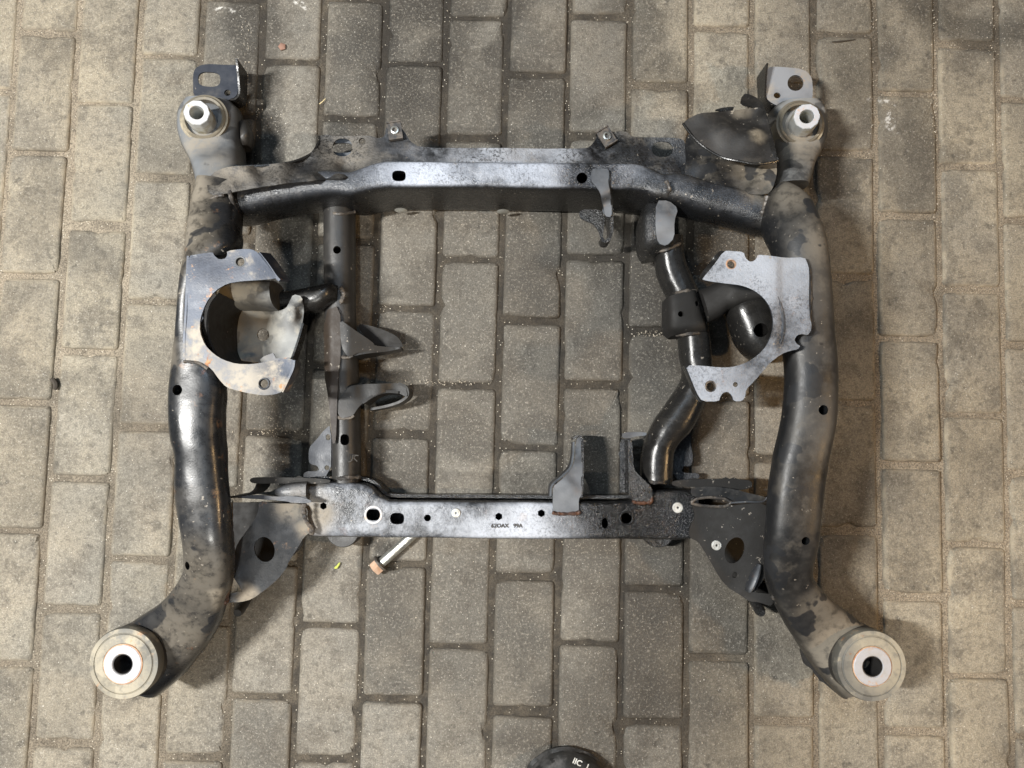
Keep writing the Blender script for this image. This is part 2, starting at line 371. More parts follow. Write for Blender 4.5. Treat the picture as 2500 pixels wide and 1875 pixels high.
def plate(outline, z, holes=(), thick=.003, it=2, grid=11, wob=.0008, wall=None):
    """sheet metal from a pixel outline; z a number or a function of the pixel"""
    zf = z if callable(z) else (lambda p: z)
    outer = chaikin(outline, it) if it else list(outline)
    dens = []
    for i in range(len(outer)):
        a, b = outer[i], outer[(i + 1) % len(outer)]; n = max(1, int(math.hypot(a[0] - b[0], a[1] - b[1]) / (grid * 1.2)))
        for k in range(n): dens.append((a[0] + (b[0] - a[0]) * k / n, a[1] + (b[1] - a[1]) * k / n))
    outer = dens
    pts = [Vector(p) for p in outer]; edges = [(i, (i + 1) % len(outer)) for i in range(len(outer))]
    for h in holes:
        o0 = len(pts); pts += [Vector(p) for p in h]; edges += [(o0 + i, o0 + (i + 1) % len(h)) for i in range(len(h))]
    xs = [p[0] for p in outer]; ys = [p[1] for p in outer]
    def near(p):
        for q in pts0:
            if abs(p[0] - q[0]) < grid * .5 and abs(p[1] - q[1]) < grid * .5: return True
        return False
    pts0 = [tuple(p) for p in pts]
    y = min(ys) + grid / 2; r = 0
    while y < max(ys):
        x = min(xs) + grid / 2 + (grid / 2 if r % 2 else 0)
        while x < max(xs):
            p = (x, y)
            if inpoly(p, outer) and not any(inpoly(p, h) for h in holes) and not near(p): pts.append(Vector(p))
            x += grid
        y += grid; r += 1
    vs, es, fs, ov, oe, of = delaunay_2d_cdt(pts, edges, [], 0, 1e-4)
    V = []; 
    for v in vs:
        q = P((v.x, v.y), zf((v.x, v.y))); q.z += nz(q, 25, wob * 2); V.append(q)
    tri = []
    for f in fs:
        c = ((sum(vs[i].x for i in f)) / 3, sum(vs[i].y for i in f) / 3)
        if inpoly(c, outer) and not any(inpoly(c, h) for h in holes): tri.append(tuple(f))
    bm = bmesh.new(); bv = [bm.verts.new(v) for v in V]
    for f in tri:
        try: bm.faces.new([bv[i] for i in f])
        except ValueError: pass
    for v in [v for v in bm.verts if not v.link_faces]: bm.verts.remove(v)
    for f in bm.faces:
        f.normal_update()
        if f.normal.z < 0: f.normal_flip()
    top = list(bm.faces); bnd = [e for e in bm.edges if e.is_boundary]
    bm.normal_update(); mp = {}
    for v in list(bm.verts): mp[v] = bm.verts.new(v.co - v.normal * thick)
    for f in top: bm.faces.new([mp[v] for v in reversed(f.verts)])
    for e in bnd:
        a, b = e.verts; lf = e.link_faces[0]; vs_ = list(lf.verts); i = vs_.index(a)
        if vs_[(i + 1) % len(vs_)] is b: bm.faces.new((b, a, mp[a], mp[b]))
        else: bm.faces.new((a, b, mp[b], mp[a]))
    bmesh.ops.recalc_face_normals(bm, faces=bm.faces)
    me = bpy.data.meshes.new('plate'); bm.to_mesh(me); bm.free(); return me

def ribbon(path, zt, zb, thick=.003, sub=4, lean=0.0):
    """standing strip of sheet along pixel path; zt/zb numbers or lists; path given at its top edge"""
    n = len(path)
    zt = zt if isinstance(zt, (list, tuple)) else [zt] * n; zb = zb if isinstance(zb, (list, tuple)) else [zb] * n
    rows = []
    for p, a, b in zip(path, zt, zb):
        q = P(p, a); rows.append([q.x, q.y, a, b])
    R = spline(rows, sub) if n > 2 else rows
    V = []; K = 4
    for i, (x, y, a, b) in enumerate(R):
        x0, y0 = R[max(i - 1, 0)][:2]; x1, y1 = R[min(i + 1, len(R) - 1)][:2]
        t = Vector((x1 - x0, y1 - y0, 0)).normalized(); s_ = Vector((t.y, -t.x, 0))
        for sgn in (-.5, .5):
            for k in range(K + 1):
                z = a + (b - a) * k / K
                V.append(Vector((x, y, z)) + s_ * (sgn * thick + lean * k / K + nz((x, y, z), 30, .0008)))
    m = 2 * (K + 1); Fc = []
    for i in range(len(R) - 1):
        o = i * m; p = o + m
        for k in range(K):
            Fc.append((o + k, o + k + 1, p + k + 1, p + k)); Fc.append((o + K + 1 + k, p + K + 1 + k, p + K + 2 + k, o + K + 2 + k))
        Fc.append((o, p, p + K + 1, o + K + 1)); Fc.append((o + K, o + 2 * K + 1, p + 2 * K + 1, p + K))
    for o in (0, (len(R) - 1) * m):
        for k in range(K): Fc.append((o + k, o + k + 1, o + K + 2 + k, o + K + 1 + k))
    return mesh_from(V, Fc)

def prism(poly, z1, z0, cav=None):
    """cutter: pixel polygon at height z1 pushed straight down; widened below the sheet when cav=(zsheet, scale)"""
    lv = [(z1 + .03, 1)]
    if cav: lv += [(cav[0], 1), (cav[0] - .0005, cav[1]), (z0, cav[1])]
    else: lv += [(z0, 1)]
    W0 = [P(p, z1) for p in poly]; cx = sum(w.x for w in W0) / len(W0); cy = sum(w.y for w in W0) / len(W0)
    V = []; n = len(poly); Fc = []
    for (z, s_) in lv:
        for w in W0: V.append(Vector((cx + (w.x - cx) * s_, cy + (w.y - cy) * s_, z)))
    for i in range(len(lv) - 1):
        for k in range(n):
            a = i * n + k; b = i * n + (k + 1) % n; Fc.append((a, b, b + n, a + n))
    Fc.append(tuple(range(n))); Fc.append(tuple((len(lv) - 1) * n + k for k in range(n))[::-1])
    return mesh_from(V, Fc)
def cut(o, cutters):
    sharp = math.radians(38)
    bm = bmesh.new()
    tmp = []
    for me in cutters:
        c = bpy.data.objects.new('cutter', me); COL.objects.link(c); tmp.append(c)
        md = o.modifiers.new('b', 'BOOLEAN'); md.operation = 'DIFFERENCE'; md.object = c; md.solver = 'EXACT'
    bpy.context.view_layer.update()
    dg = bpy.context.evaluated_depsgraph_get(); me2 = bpy.data.meshes.new_from_object(o.evaluated_get(dg))
    mats = [m for m in o.data.materials]
    o.modifiers.clear(); o.data = me2
    me2.materials.clear()
    for m in mats: me2.materials.append(m)
    me2.polygons.foreach_set('material_index', [0] * len(me2.polygons))
    me2.polygons.foreach_set('use_smooth', [True] * len(me2.polygons)); me2.set_sharp_from_angle(angle=sharp)
    for c in tmp: bpy.data.objects.remove(c)

# ------------------------------------------------------------------ the ground: sand bed with pavers
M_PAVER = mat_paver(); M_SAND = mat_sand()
ROT = math.radians(-1.4134)           # paver rows are turned a little against the picture
cR, sR = math.cos(ROT), math.sin(ROT)
def G2W(gx, gy): return (gx * cR - gy * sR, gx * sR + gy * cR)
PX, PY = .10589, .21298
GX0 = -0.87218
OFFS = {0: .0445, 1: .1327, 2: .007, 3: .1185, 4: .0021, 5: .1186, 6: .006, 7: .0897, 8: .2033, 9: .0994, 10: .19, 11: .0814, 12: .1956, 13: .0773, 14: .1864, 15: .0619, 16: .1817}

nx, ny = 420, 330
V = []; Fc = []
for j in range(ny + 1):
    for i in range(nx + 1):
        x = -1.3 + 2.6 * i / nx; y = -1.0 + 2.05 * j / ny
        z = -.0050 + .0024 * noise.noise(Vector((x * 9, y * 9, 0))) + .0016 * noise.noise(Vector((x * 70, y * 70, 3)))
        V.append((x, y, z))
for j in range(ny):
    for i in range(nx):
        a = j * (nx + 1) + i; Fc.append((a, a + 1, a + nx + 2, a + nx + 1))
me = bpy.data.meshes.new('ground'); me.from_pydata(V, [], Fc)
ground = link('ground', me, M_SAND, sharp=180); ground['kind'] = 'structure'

def paver_mesh(seed, w=.0975, l=.2045, rot=0):
    rnd = random.Random(seed); N = []
    hw, hl = w / 2, l / 2; r = .006; base = []
    for (sx, sy, a0) in ((1, 1, 0), (-1, 1, 90), (-1, -1, 180), (1, -1, 270)):
        for k in range(3):
            a = math.radians(a0 + 45 * k); base.append((sx * (hw - r) + r * math.cos(a), sy * (hl - r) + r * math.sin(a)))
        nxt = {0: 9, 90: 4, 180: 9, 270: 4}[a0]
    # densify
    pts = []
    for i in range(len(base)):
        a, b = base[i], base[(i + 1) % len(base)]; d = math.hypot(a[0] - b[0], a[1] - b[1]); n = max(1, int(d / .013))
        for k in range(n): pts.append((a[0] + (b[0] - a[0]) * k / n, a[1] + (b[1] - a[1]) * k / n))
    n = len(pts); V = []; Fc = []
    chips = [(rnd.uniform(-hw, hw) if rnd.random() < .5 else rnd.choice((-hw, hw)), rnd.choice((-hl, hl)) if rnd.random() < .5 else rnd.uniform(-hl, hl), rnd.uniform(.006, .017)) for _ in range(3)]
    for (ins, z) in ((0, -.030), (0, -.0050), (.0012, -.0022), (.0040, -.0004), (.0090, 0)):
        for (x, y) in pts:
            ux, uy = x / hw, y / hl; e = .0006 * noise.noise(Vector((x * 60, y * 60, seed * 5.3))) + .0007 * noise.noise(Vector((x * 200, y * 200, seed)))
            q = ins + (e if ins or z > -.02 else 0); zz = z
            for (cx, cy, cr) in chips:
                d = math.hypot(x - cx, y - cy)
                if d < cr and z > -.006: q += (cr - d) * .35 * (ins < .008); zz -= (cr - d) * .25 * (ins < .008)
            sx = max(-1, min(1, ux)); sy = max(-1, min(1, uy))
            V.append((x - math.copysign(q, x) * (1 if abs(ux) > .93 else 0), y - math.copysign(q, y) * (1 if abs(uy) > .965 else 0), zz))
    L = 5
    for i in range(L - 1):
        for k in range(n):
            a = i * n + k; b = i * n + (k + 1) % n; Fc.append((a, b, b + n, a + n))
    c = len(V); V.append((0, 0, .0004))
    for k in range(n): Fc.append(((L - 1) * n + k, (L - 1) * n + (k + 1) % n, c))
    me = bpy.data.meshes.new('paver'); me.from_pydata(V, [], Fc)
    me.polygons.foreach_set('use_smooth', [True] * len(me.polygons)); me.set_sharp_from_angle(angle=math.radians(60))
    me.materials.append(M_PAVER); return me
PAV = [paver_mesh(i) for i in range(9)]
rp = random.Random(11); outer = []
for k in range(-3, 20):
    off = OFFS.get(k, OFFS[k % 2] + (.0 if k > 0 else .02))
    gx = GX0 + PX * (k + .5)
    for j in range(-6, 6):
        gy = off + PY * (j + .5)
        x, y = G2W(gx, gy); 
        if abs(x) > 1.22 or y < -.93 or y > .98: continue
        o = bpy.data.objects.new('paver', rp.choice(PAV)); COL.objects.link(o); o.parent = ground
        o.location = (x + rp.gauss(0, .0007), y + rp.gauss(0, .0012), rp.gauss(0, .0010))
        o.rotation_euler = (rp.gauss(0, .006), rp.gauss(0, .011), ROT + rp.gauss(0, .004) + (PI if rp.random() < .5 else 0))
        o.scale = (rp.uniform(.975, 1.01), rp.uniform(.982, 1.008), 1)

# loose grit: sand grains and crumbs, mostly in the joints
def grit():
    rg = random.Random(5); bm = bmesh.new()
    def bit(x, y, z, r):
        q = [Vector((rg.gauss(0, 1), rg.gauss(0, 1), rg.gauss(0, 1))).normalized() * r * rg.uniform(.6, 1.3) for _ in range(6)]
        vs = [bm.verts.new(Vector((x, y, z)) + v * Vector((1, 1, .6)).x) for v in q]
        try: bmesh.ops.convex_hull(bm, input=vs)
        except Exception: pass
    dense = [((680, 850), 30, 450, 170), ((600, 150), 22, 110, 70), ((675, 1052), 120, 8, 60), ((1600, 815), 60, 8, 70), ((1960, 330), 10, 380, 120), ((2280, 250), 10, 300, 110),
             ((640, 350), 25, 130, 50), ((2130, 200), 9, 200, 50), ((1100, 934), 110, 7, 50), ((1670, 620), 60, 60, 25), ((1600, 1150), 150, 130, 45), ((2420, 150), 14, 240, 70)]
    for (c, rx, ry, n) in dense:
        for _ in range(n):
            x, y, _z = P((c[0] + rg.gauss(0, rx * .5), c[1] + rg.uniform(-ry, ry))); bit(x, y, .0008, rg.uniform(.0005, .0016))
    for _ in range(1900):
        x, y, _z = P((rg.uniform(-50, 2550), rg.uniform(-50, 1920))); bit(x, y, .0008, .0004 + .0010 * rg.random() ** 3)
    me = bpy.data.meshes.new('grit'); bm.to_mesh(me); bm.free(); return me
M_GRIT = mat_simple('grit_crumbs', (0.62, 0.55, 0.44), .85, col2=(0.42, 0.36, 0.28), scale=90, col3=(0.75, 0.70, 0.62))
gr = link('grit', grit(), M_GRIT, smooth=False); gr['kind'] = 'stuff'

# ------------------------------------------------------------------ materials of the frame
DUSTL = (0.40, 0.345, 0.26)
M_LEFT = mat_paint('satin_black_left', bumps=.4, dust=.08, film=.13, filmcol=(0.16, 0.17, 0.19), seed=1, rust=.25, spots=.85, rough=.29, spec=.36,
                   patches=[(500, 490, 60, .7), (480, 590, 75, .7), (440, 700, 60, .8), (560, 255, 60, .5), (540, 370, 70, .5), (430, 860, 55, .7), (520, 1400, 90, .32), (440, 1540, 80, .35), (560, 1450, 30, .9)])
M_RIGHT = mat_paint('satin_black_right', bumps=.7, spec=.35, dust=.20, film=.75, filmcol=(0.135, 0.128, 0.118), seed=2, spots=.9, rough=.46,
                    patches=[(1880, 400, 75, .8), (1900, 480, 60, .4), (1960, 310, 70, .6), (2060, 1590, 80, 1.0), (2110, 1660, 60, 1.0), (2010, 1500, 60, .4), (1960, 620, 60, .35)])
M_ARML = mat_paint('chalky_arm_left', base=(0.02, 0.021, 0.023), dust=.18, film=.9, filmcol=(0.20, 0.21, 0.22), seed=31, spots=.5, rough=.42, patches=[(470, 340, 40, .7), (540, 400, 40, .4)])
M_ARMR = mat_paint('chalky_arm_right', base=(0.03, 0.031, 0.033), dust=.45, film=.95, filmcol=(0.30, 0.30, 0.29), seed=32, spots=.6, rough=.5, patches=[(1960, 330, 70, .7)])
M_TOP = mat_paint('satin_black_crossbar', dust=.10, film_sheen_zone=(1240, 430, 310, 120), wet=(1440, 440, 90, 60), film=.90, filmcol=(0.46, 0.50, 0.58), grease=.55, seed=3, rough=.27, speck=.8,  # bluish overhead reflection painted into the film colour mid-bar
                  patches=[(1850, 462, 40, .7)])
M_SHEET = mat_paint('oily_sheet', dust=.5, dustcol=(0.23, 0.205, 0.17), film=.95, filmcol=(0.34, 0.36, 0.40), film_sheen_zone=(1230, 372, 260, 34), grease=.8, seed=4, rough=.42, speck=.8,
                    patches=[(600, 425, 60, .95), (680, 430, 45, .6), (1790, 455, 70, .9), (1860, 480, 50, .9), (840, 370, 70, .7)])
M_LOW = mat_paint('satin_black_lower', dust=.16, film_sheen_zone=(1080, 1260, 330, 200), film=.88, filmcol=(0.48, 0.51, 0.57), grease=.45, wet=(1610, 1240, 230, 130), rust=.12, seed=5, rough=.28, speck=.8,  # pale bluish film here is a painted reflection of the overhead lamps
                  patches=[(760, 1260, 40, .8), (720, 1240, 50, .4)])
M_OILY = mat_paint('oily_black', base=(0.018, 0.018, 0.018), dust=.05, film=.18, grease=.8, seed=6, rough=.24, speck=.8, bumps=1.6)
M_TUBE = mat_paint('tube_black', base=(0.012, 0.0115, 0.011), dust=.04, film=.12, filmcol=(0.10, 0.098, 0.092), seed=7, rough=.27, speck=.5)
M_LTUBE = mat_paint('tube_grey', base=(0.020, 0.019, 0.018), dust=.15, dustcol=(0.16, 0.135, 0.11), film=.3, filmcol=(0.075, 0.072, 0.068), seed=8, rough=.45, speck=.5)
M_PLATEL = mat_paint('worn_plate', spec=.3, base=(0.018, 0.023, 0.038), dust=.85, dustcol=(0.50, 0.45, 0.37), film=.95, filmcol=(0.10, 0.118, 0.155), rust=1.0, seed=9, rough=.46, patches=[(640, 945, 60, .8), (580, 935, 50, .7)])
M_PLATER = mat_paint('grey_plate', spec=.6, base=(0.050, 0.054, 0.062), grease=.45, dust=.15, dustcol=(0.26, 0.25, 0.24), film=1.0, filmcol=(0.31, 0.335, 0.38), rust=.3, seed=10, rough=.36, bumps=1.5)
M_LBRK = mat_paint('tube_bracket', spec=.25, base=(0.022, 0.021, 0.020), dust=.10, dustcol=(0.14, 0.12, 0.10), film=.3, filmcol=(0.07, 0.068, 0.064), seed=33, rough=.5)
M_CREAM = mat_paint('dust_coated', base=(0.05, 0.052, 0.055), dust=1.0, dustcol=(0.56, 0.51, 0.41), film=1.0, filmcol=(0.38, 0.39, 0.38), spots=.4, seed=11, rough=.6,
                    patches=[(560, 715, 70, 1.0), (610, 800, 60, .7)])
M_GUSL = mat_paint('gusset_left', spec=.16, dust=.05, film=.3, seed=12, rust=.3, spots=.5, rough=.38, patches=[(690, 1238, 34, .6), (745, 1285, 28, .8), (595, 1455, 24, .9)])
M_GUSR = mat_paint('gusset_right', spec=.10, base=(0.010, 0.009, 0.008), dust=.05, dustcol=(0.08, 0.06, 0.045), film=.15, filmcol=(0.05, 0.046, 0.04), seed=13, rough=.72)
M_BRK = mat_paint('bracket_grey', base=(0.03, 0.032, 0.036), dust=.2, dustcol=(0.2, 0.2, 0.2), film=.9, filmcol=(0.15, 0.16, 0.175), rust=.08, seed=14, rough=.42)
M_ZINC = mat_simple('zinc_plated', (0.62, 0.63, 0.60), .34, .85, (0.42, 0.40, 0.33), 70, .45, .7)
M_SLEEVE = mat_simple('sleeve_metal', (0.50, 0.51, 0.50), .42, .6, (0.36, 0.33, 0.24), 40, .45, .68)
M_ZTOP = mat_simple('bright_ground_face', (0.46, 0.46, 0.48), .55, .05, (0.42, 0.41, 0.40), 70, .45, .7, col3=(0.50, 0.36, 0.27))
M_BUSH = mat_paint('bushing_face', base=(0.07, 0.068, 0.06), dust=1.0, dustcol=(0.46, 0.41, 0.31), film=1.0, filmcol=(0.16, 0.16, 0.15), seed=15, rough=.7, spec=.2, spots=.22, rust=.6, patches=[(290, 1650, 90, .85), (230, 1600, 50, .8), (2150, 1600, 90, 1.0)])
M_RUST = mat_simple('rust_ring', (0.42, 0.20, 0.10), .85, 0, (0.60, 0.42, 0.28), 90)
M_RUBBER = mat_simple('black_rubber', (0.018, 0.017, 0.016), .6, 0, (0.06, 0.052, 0.042), 50, .5, .7)
M_RRING = mat_paint('bushing_ring', base=(0.14, 0.12, 0.09), dust=.9, dustcol=(0.48, 0.41, 0.29), film=.5, filmcol=(0.3, 0.27, 0.2), seed=16, rough=.55)
M_RBOLT = mat_simple('rusty_head', (0.40, 0.23, 0.14), .7, .2, (0.50, 0.35, 0.25), 90, .35, .65)
M_WELD = mat_simple('weld_metal', (0.045, 0.042, 0.04), .45, .1, (0.13, 0.11, 0.09), 80)
M_WRUST = mat_simple('rusty_weld', (0.030, 0.014, 0.009), .5, 0, (0.085, 0.036, 0.018), 120, .4, .6, bump=.8)
M_WHITE = mat_simple('white_plastic', (0.60, 0.60, 0.57), .5, 0, (0.42, 0.40, 0.36), 120)
M_MARK = mat_simple('marking_ink', (0.05, 0.045, 0.04), .8)
M_TORN = mat_paint('bent_shield', spec=.2, base=(0.014, 0.013, 0.012), dust=.08, dustcol=(0.40, 0.345, 0.26), film=.6, filmcol=(0.075, 0.070, 0.066), seed=18, rough=.58,
                   patches=[(1800, 275, 22, .35), (1832, 364, 14, .6)])
M_BRL = mat_paint('tab_left', base=(0.022, 0.026, 0.036), dust=.20, film=.8, filmcol=(0.060, 0.068, 0.088), seed=19, rough=.42)
M_BRR = mat_paint('tab_right', base=(0.07, 0.076, 0.085), dust=.7, dustcol=(0.42, 0.36, 0.28), film=.9, filmcol=(0.27, 0.28, 0.30), rust=.5, seed=20, rough=.45)

# ------------------------------------------------------------------ the subframe
SUB = tag(empty('car_subframe', (0, .05, 0)), 'black steel car subframe with four mounting bushings lying on grey pavers', 'car part')
def part(name, me, mat, parent=None, label=None, sharp=38):
    o = link(name, me, mat, None, sharp)
    par = parent or SUB; o.parent = par
    o.matrix_parent_inverse = par.matrix_world.inverted() if par is not SUB else Matrix.Translation(-SUB.location)
    if label: o['label'] = label
    return o
def child(par, name, me, mat, label=None, sharp=38):
    o = link(name, me, mat, None, sharp); o.parent = par
    o.matrix_parent_inverse = Matrix.Translation(-SUB.location) @ Matrix.Identity(4) if False else Matrix.Identity(4)
    if label: o['label'] = label
    return o
def bead(path, z, r=.0032, mat=None, par=None):
    pts = [P(p, zz) for p, zz in zip(path, z if isinstance(z, list) else [z] * len(path))]
    return part('weld_bead', tube3(pts, r, M=8, sub=9, noise_r=.55), mat or M_WELD, par)

# --- left rail
rowsL = [st(*F(433, 392, 522, 405), .160, .085, 2.6), st(*F(422, 440, 520, 445), .165, .09, 2.7), st(*F(412, 490, 518, 490), .172, .10, 2.7), st(*F(405, 540, 514, 540), .175, .11, 2.8),
         st(*F(398, 610, 446, 612), .172, .11, 3), st(*F(389, 700, 434, 700), .168, .11, 3), st(*F(378, 780, 476, 782), .168, .11, 3), st(*F(372, 840, 485, 840), .170, .11, 3),
         st(*F(370, 900, 484, 900), .172, .11, 2.8), st(*F(373, 945, 485, 945), .172, .112, 2.6), st(*F(382, 990, 489, 985), .170, .112, 2.5), st(*F(381, 1045, 491, 1040), .168, .112, 2.5),
         st(*F(386, 1100, 497, 1100), .165, .11, 2.6), st(*F(397, 1160, 500, 1160), .160, .105, 2.8), st(*F(402, 1205, 503, 1210), .152, .10, 3),
         st(*F(400, 1236, 498, 1258), .142, .088, 3), st(*F(378, 1272, 488, 1298), .132, .078, 3), st(*F(345, 1304, 476, 1342), .122, .066, 3),
         st(*F(305, 1330, 453, 1384), .112, .052, 3.1), st(*F(262, 1358, 424, 1424), .105, .040, 3.2), st(*F(228, 1392, 392, 1462), .103, .032, 3.2), st(*F(212, 1430, 345, 1500), .102, .03, 3)]
rail = part('side_rail', sweep(lift(rowsL), 6, 32), M_LEFT, label='left side rail, dusty satin black')
cut(rail, [prism(ell(F(386, 843)[0], 13), .20, .16), prism(ell(F(405, 1222)[0], 7, 11, .2), .175, .14)])
arm = part('mount_arm', sweep([st(*F(405, 222, 505, 226), .078, .02, 3.2), st(*F(389, 244, 518, 240), .080, .02, 3.4), st(*F(386, 275, 522, 268), .082, .02, 3.4), st(*F(395, 310, 523, 305), .090, .025, 3.2), st(*F(412, 342, 526, 340), .106, .035, 3),
                               st(*F(425, 375, 529, 372), .130, .05, 2.8), st(*F(433, 415, 522, 425), .155, .08, 2.6)], 6, 30), M_ARML, label='left upper mounting arm')
# --- right rail
rowsR = [st(*F(1640, 440, 1668, 410), .140, .100, 2.2), st(*F(1640, 468, 1690, 396), .156, .085, 2.3), st(*F(1655, 512, 1735, 420), .162, .085, 2.4), st(*F(1668, 540, 1762, 468), .170, .09, 2.4), st(*F(1677, 575, 1781, 530), .173, .095, 2.4),
         st(*F(1683, 640, 1791, 630), .172, .10, 2.5), st(*F(1691, 730, 1799, 730), .170, .105, 2.6), st(*F(1698, 800, 1804, 800), .170, .105, 2.7), st(*F(1696, 860, 1804, 862), .170, .105, 2.8),
         st(*F(1688, 925, 1797, 930), .170, .105, 2.8), st(*F(1674, 985, 1787, 988), .168, .105, 2.8), st(*F(1664, 1050, 1776, 1052), .166, .105, 2.9), st(*F(1659, 1110, 1770, 1115), .162, .105, 3),
         st(*F(1655, 1170, 1763, 1175), .156, .10, 3), st(*F(1655, 1225, 1752, 1222), .148, .095, 3), st(*F(1664, 1275, 1756, 1250), .140, .085, 3), st(*F(1686, 1326, 1790, 1292), .130, .072, 3),
         st(*F(1712, 1372, 1838, 1328), .120, .058, 3), st(*F(1742, 1418, 1880, 1362), .110, .045, 3.1), st(*F(1775, 1462, 1915, 1392), .104, .035, 3.2), st(*F(1812, 1500, 1940, 1425), .102, .03, 3.1)]
railR = part('side_rail', sweep(lift(rowsR), 6, 32), M_RIGHT, label='right side rail, dull black')
cut(railR, [prism(ell(F(1775, 886)[0], 12), .20, .155), prism(ell(F(1733, 1166)[0], 10), .18, .14)])
armR = part('mount_arm', sweep([st(*t3(1640, 590, 2010, 575), .078, .02, 3.2), st(*t3(1585, 640, 2075, 650), .080, .02, 3.4), st(*t3(1600, 760, 2085, 760), .082, .02, 3.4), st(*t3(1620, 890, 2068, 890), .088, .025, 3.2), st(*t3(1635, 1030, 2010, 1040), .102, .035, 3),
                                st(*t3(1640, 1170, 1950, 1160), .126, .05, 2.8), st(*t3(1600, 1330, 1905, 1320), .15, .075, 2.6)], 6, 30), M_ARMR, label='right upper mounting arm, chalky grey')
bead(t1(335, 1425, 400, 1428, 470, 1400, 540, 1385), [.150, .165, .170, .168], .0026)
bead(t1(585, 1345, 612, 1430, 640, 1540, 650, 1640), [.166, .160, .142, .115], .0032)
bead(t3(1560, 1400, 1540, 1480, 1510, 1560, 1520, 1640), [.150, .148, .145, .12], .0035)

# --- upper crossmember (box in the middle, tubes to the rails)
rowsT = [st(*F(462, 408, 468, 478), .138, .07, 3), st(*F(498, 405, 506, 481), .140, .05, 3), st(*F(530, 402, 545, 478), .142, .045, 3), st(*F(600, 396, 605, 462), .140, .04, 3), st(*F(660, 388, 668, 450), .138, .035, 3.2), st(*F(715, 376, 720, 436), .138, .03, 3.8),
         st(*F(760, 364, 765, 422), .137, .01, 5), st(*F(795, 353, 805, 411), .135, .006, 6), st(*F(825, 347, 840, 406), .134, .004, 7), st(*F(870, 346, 872, 406), .132, .004, 8), st(*F(1000, 347, 1000, 406), .132, .004, 8), st(*F(1200, 349, 1200, 409), .132, .004, 8),
         st(*F(1340, 350, 1340, 411), .132, .004, 8), st(*F(1385, 353, 1375, 414), .133, .006, 7), st(*F(1425, 368, 1410, 426), .137, .02, 5), st(*F(1465, 385, 1450, 448), .142, .045, 3.6),
         st(*F(1510, 398, 1495, 468), .145, .06, 2.8), st(*F(1570, 410, 1560, 484), .147, .07, 2.5), st(*F(1630, 422, 1620, 502), .148, .072, 2.4), st(*F(1680, 440, 1668, 512), .146, .08, 2.4), st(*F(1712, 460, 1700, 520), .140, .085, 2.4)]
xt = part('crossmember', sweep(rowsT, 6, 40), M_TOP, label='upper crossmember, long box section with two holes')
cut(xt, [prism(ell(t2(273, 662)[0], 16.5, 13, 0, 26, 2.9), .132, .012, (.129, 1.5)), prism(ell(t2(1920, 680)[0], 13), .132, .012, (.129, 1.6))])
for (a, b) in ((290, 958), (1210, 970)): part('weld_spot', lathe([(0.0001, .001), (.008, .0005), (.0105, -.001), (.0001, -.002)], P(t2(a, b)[0], .03) + Vector((0, -.0035, 0)), (0, -1, .1), 18), M_ZINC)
rz = idw([(*t1(420, 1350)[0], .170), (*t1(540, 1360)[0], .171), (*t1(440, 1200)[0], .146), (*t1(540, 1160)[0], .146), (*t1(600, 1330)[0], .166), (*t1(620, 1180)[0], .150), (*t1(800, 1310)[0], .163), (*t1(900, 1130)[0], .128), (*t1(1000, 1290)[0], .162), (*t1(1300, 1280)[0], .157), (*t1(1280, 1060)[0], .105), (*t1(1400, 870)[0], .088), (*t1(1600, 900)[0], .088), (*t1(1650, 1120)[0], .095),
          (*t1(1600, 1240)[0], .146), (*t1(2080, 820)[0], .090), (*t2(200, 540)[0], .112), (*t2(240, 280)[0], .09), (*t2(1000, 450)[0], .092), (*t2(1000, 520)[0], .108), (*t2(1900, 520)[0], .108), (*t2(500, 420)[0], .092), (*t2(500, 520)[0], .108), (*t2(1500, 420)[0], .092),
          (*t3(100, 870)[0], .09), (*t3(600, 950)[0], .088), (*t3(800, 1000)[0], .09), (*t3(300, 1090)[0], .108), (*t3(640, 1210)[0], .115)])
fl = t1(560, 1370, 470, 1395, 400, 1370, 385, 1280, 430, 1190, 540, 1140, 640, 1128, 780, 1122, 920, 1116, 1150, 1084, 1330, 1012, 1385, 930, 1398, 850, 1470, 838, 1540, 862, 1850, 850, 1930, 880, 1990, 860, 2000, 770, 2080, 735, 2150, 790) + \
     t2(345, 300, 375, 350, 460, 406, 1000, 410, 1500, 414, 1960, 416, 2010, 380, 2050, 320, 2060, 270, 2130, 225, 2200, 270) + t3(180, 815, 290, 810, 345, 862, 520, 868, 700, 870, 800, 885, 830, 940, 850, 1100, 830, 1260, 700, 1290, 560, 1190, 400, 1140, 200, 1115, 0, 1110) + \
     F(1320, 362, 1100, 362, 900, 360, 840, 362, 780, 380, 700, 388, 600, 398)
flange = part('flange_plate', plate(fl, rz, [ell(t1(1608, 958)[0], 24, 22, 0, 26, 2.2), ell(t1(1785, 905)[0], 8.5), ell(t3(615, 975)[0], 26, 19, 0, 26, 2.3)], .003, 1, 10), M_SHEET, label='oily flange plate along the upper crossmember')
part('flange_wall', ribbon(t1(640, 1130, 800, 1122, 1000, 1110, 1180, 1078, 1320, 1015, 1380, 930, 1398, 852), [.140, .135, .128, .118, .106, .094, .088], [.10, .09, .075, .06, .045, .04, .04], .003, 5), M_TUBE)
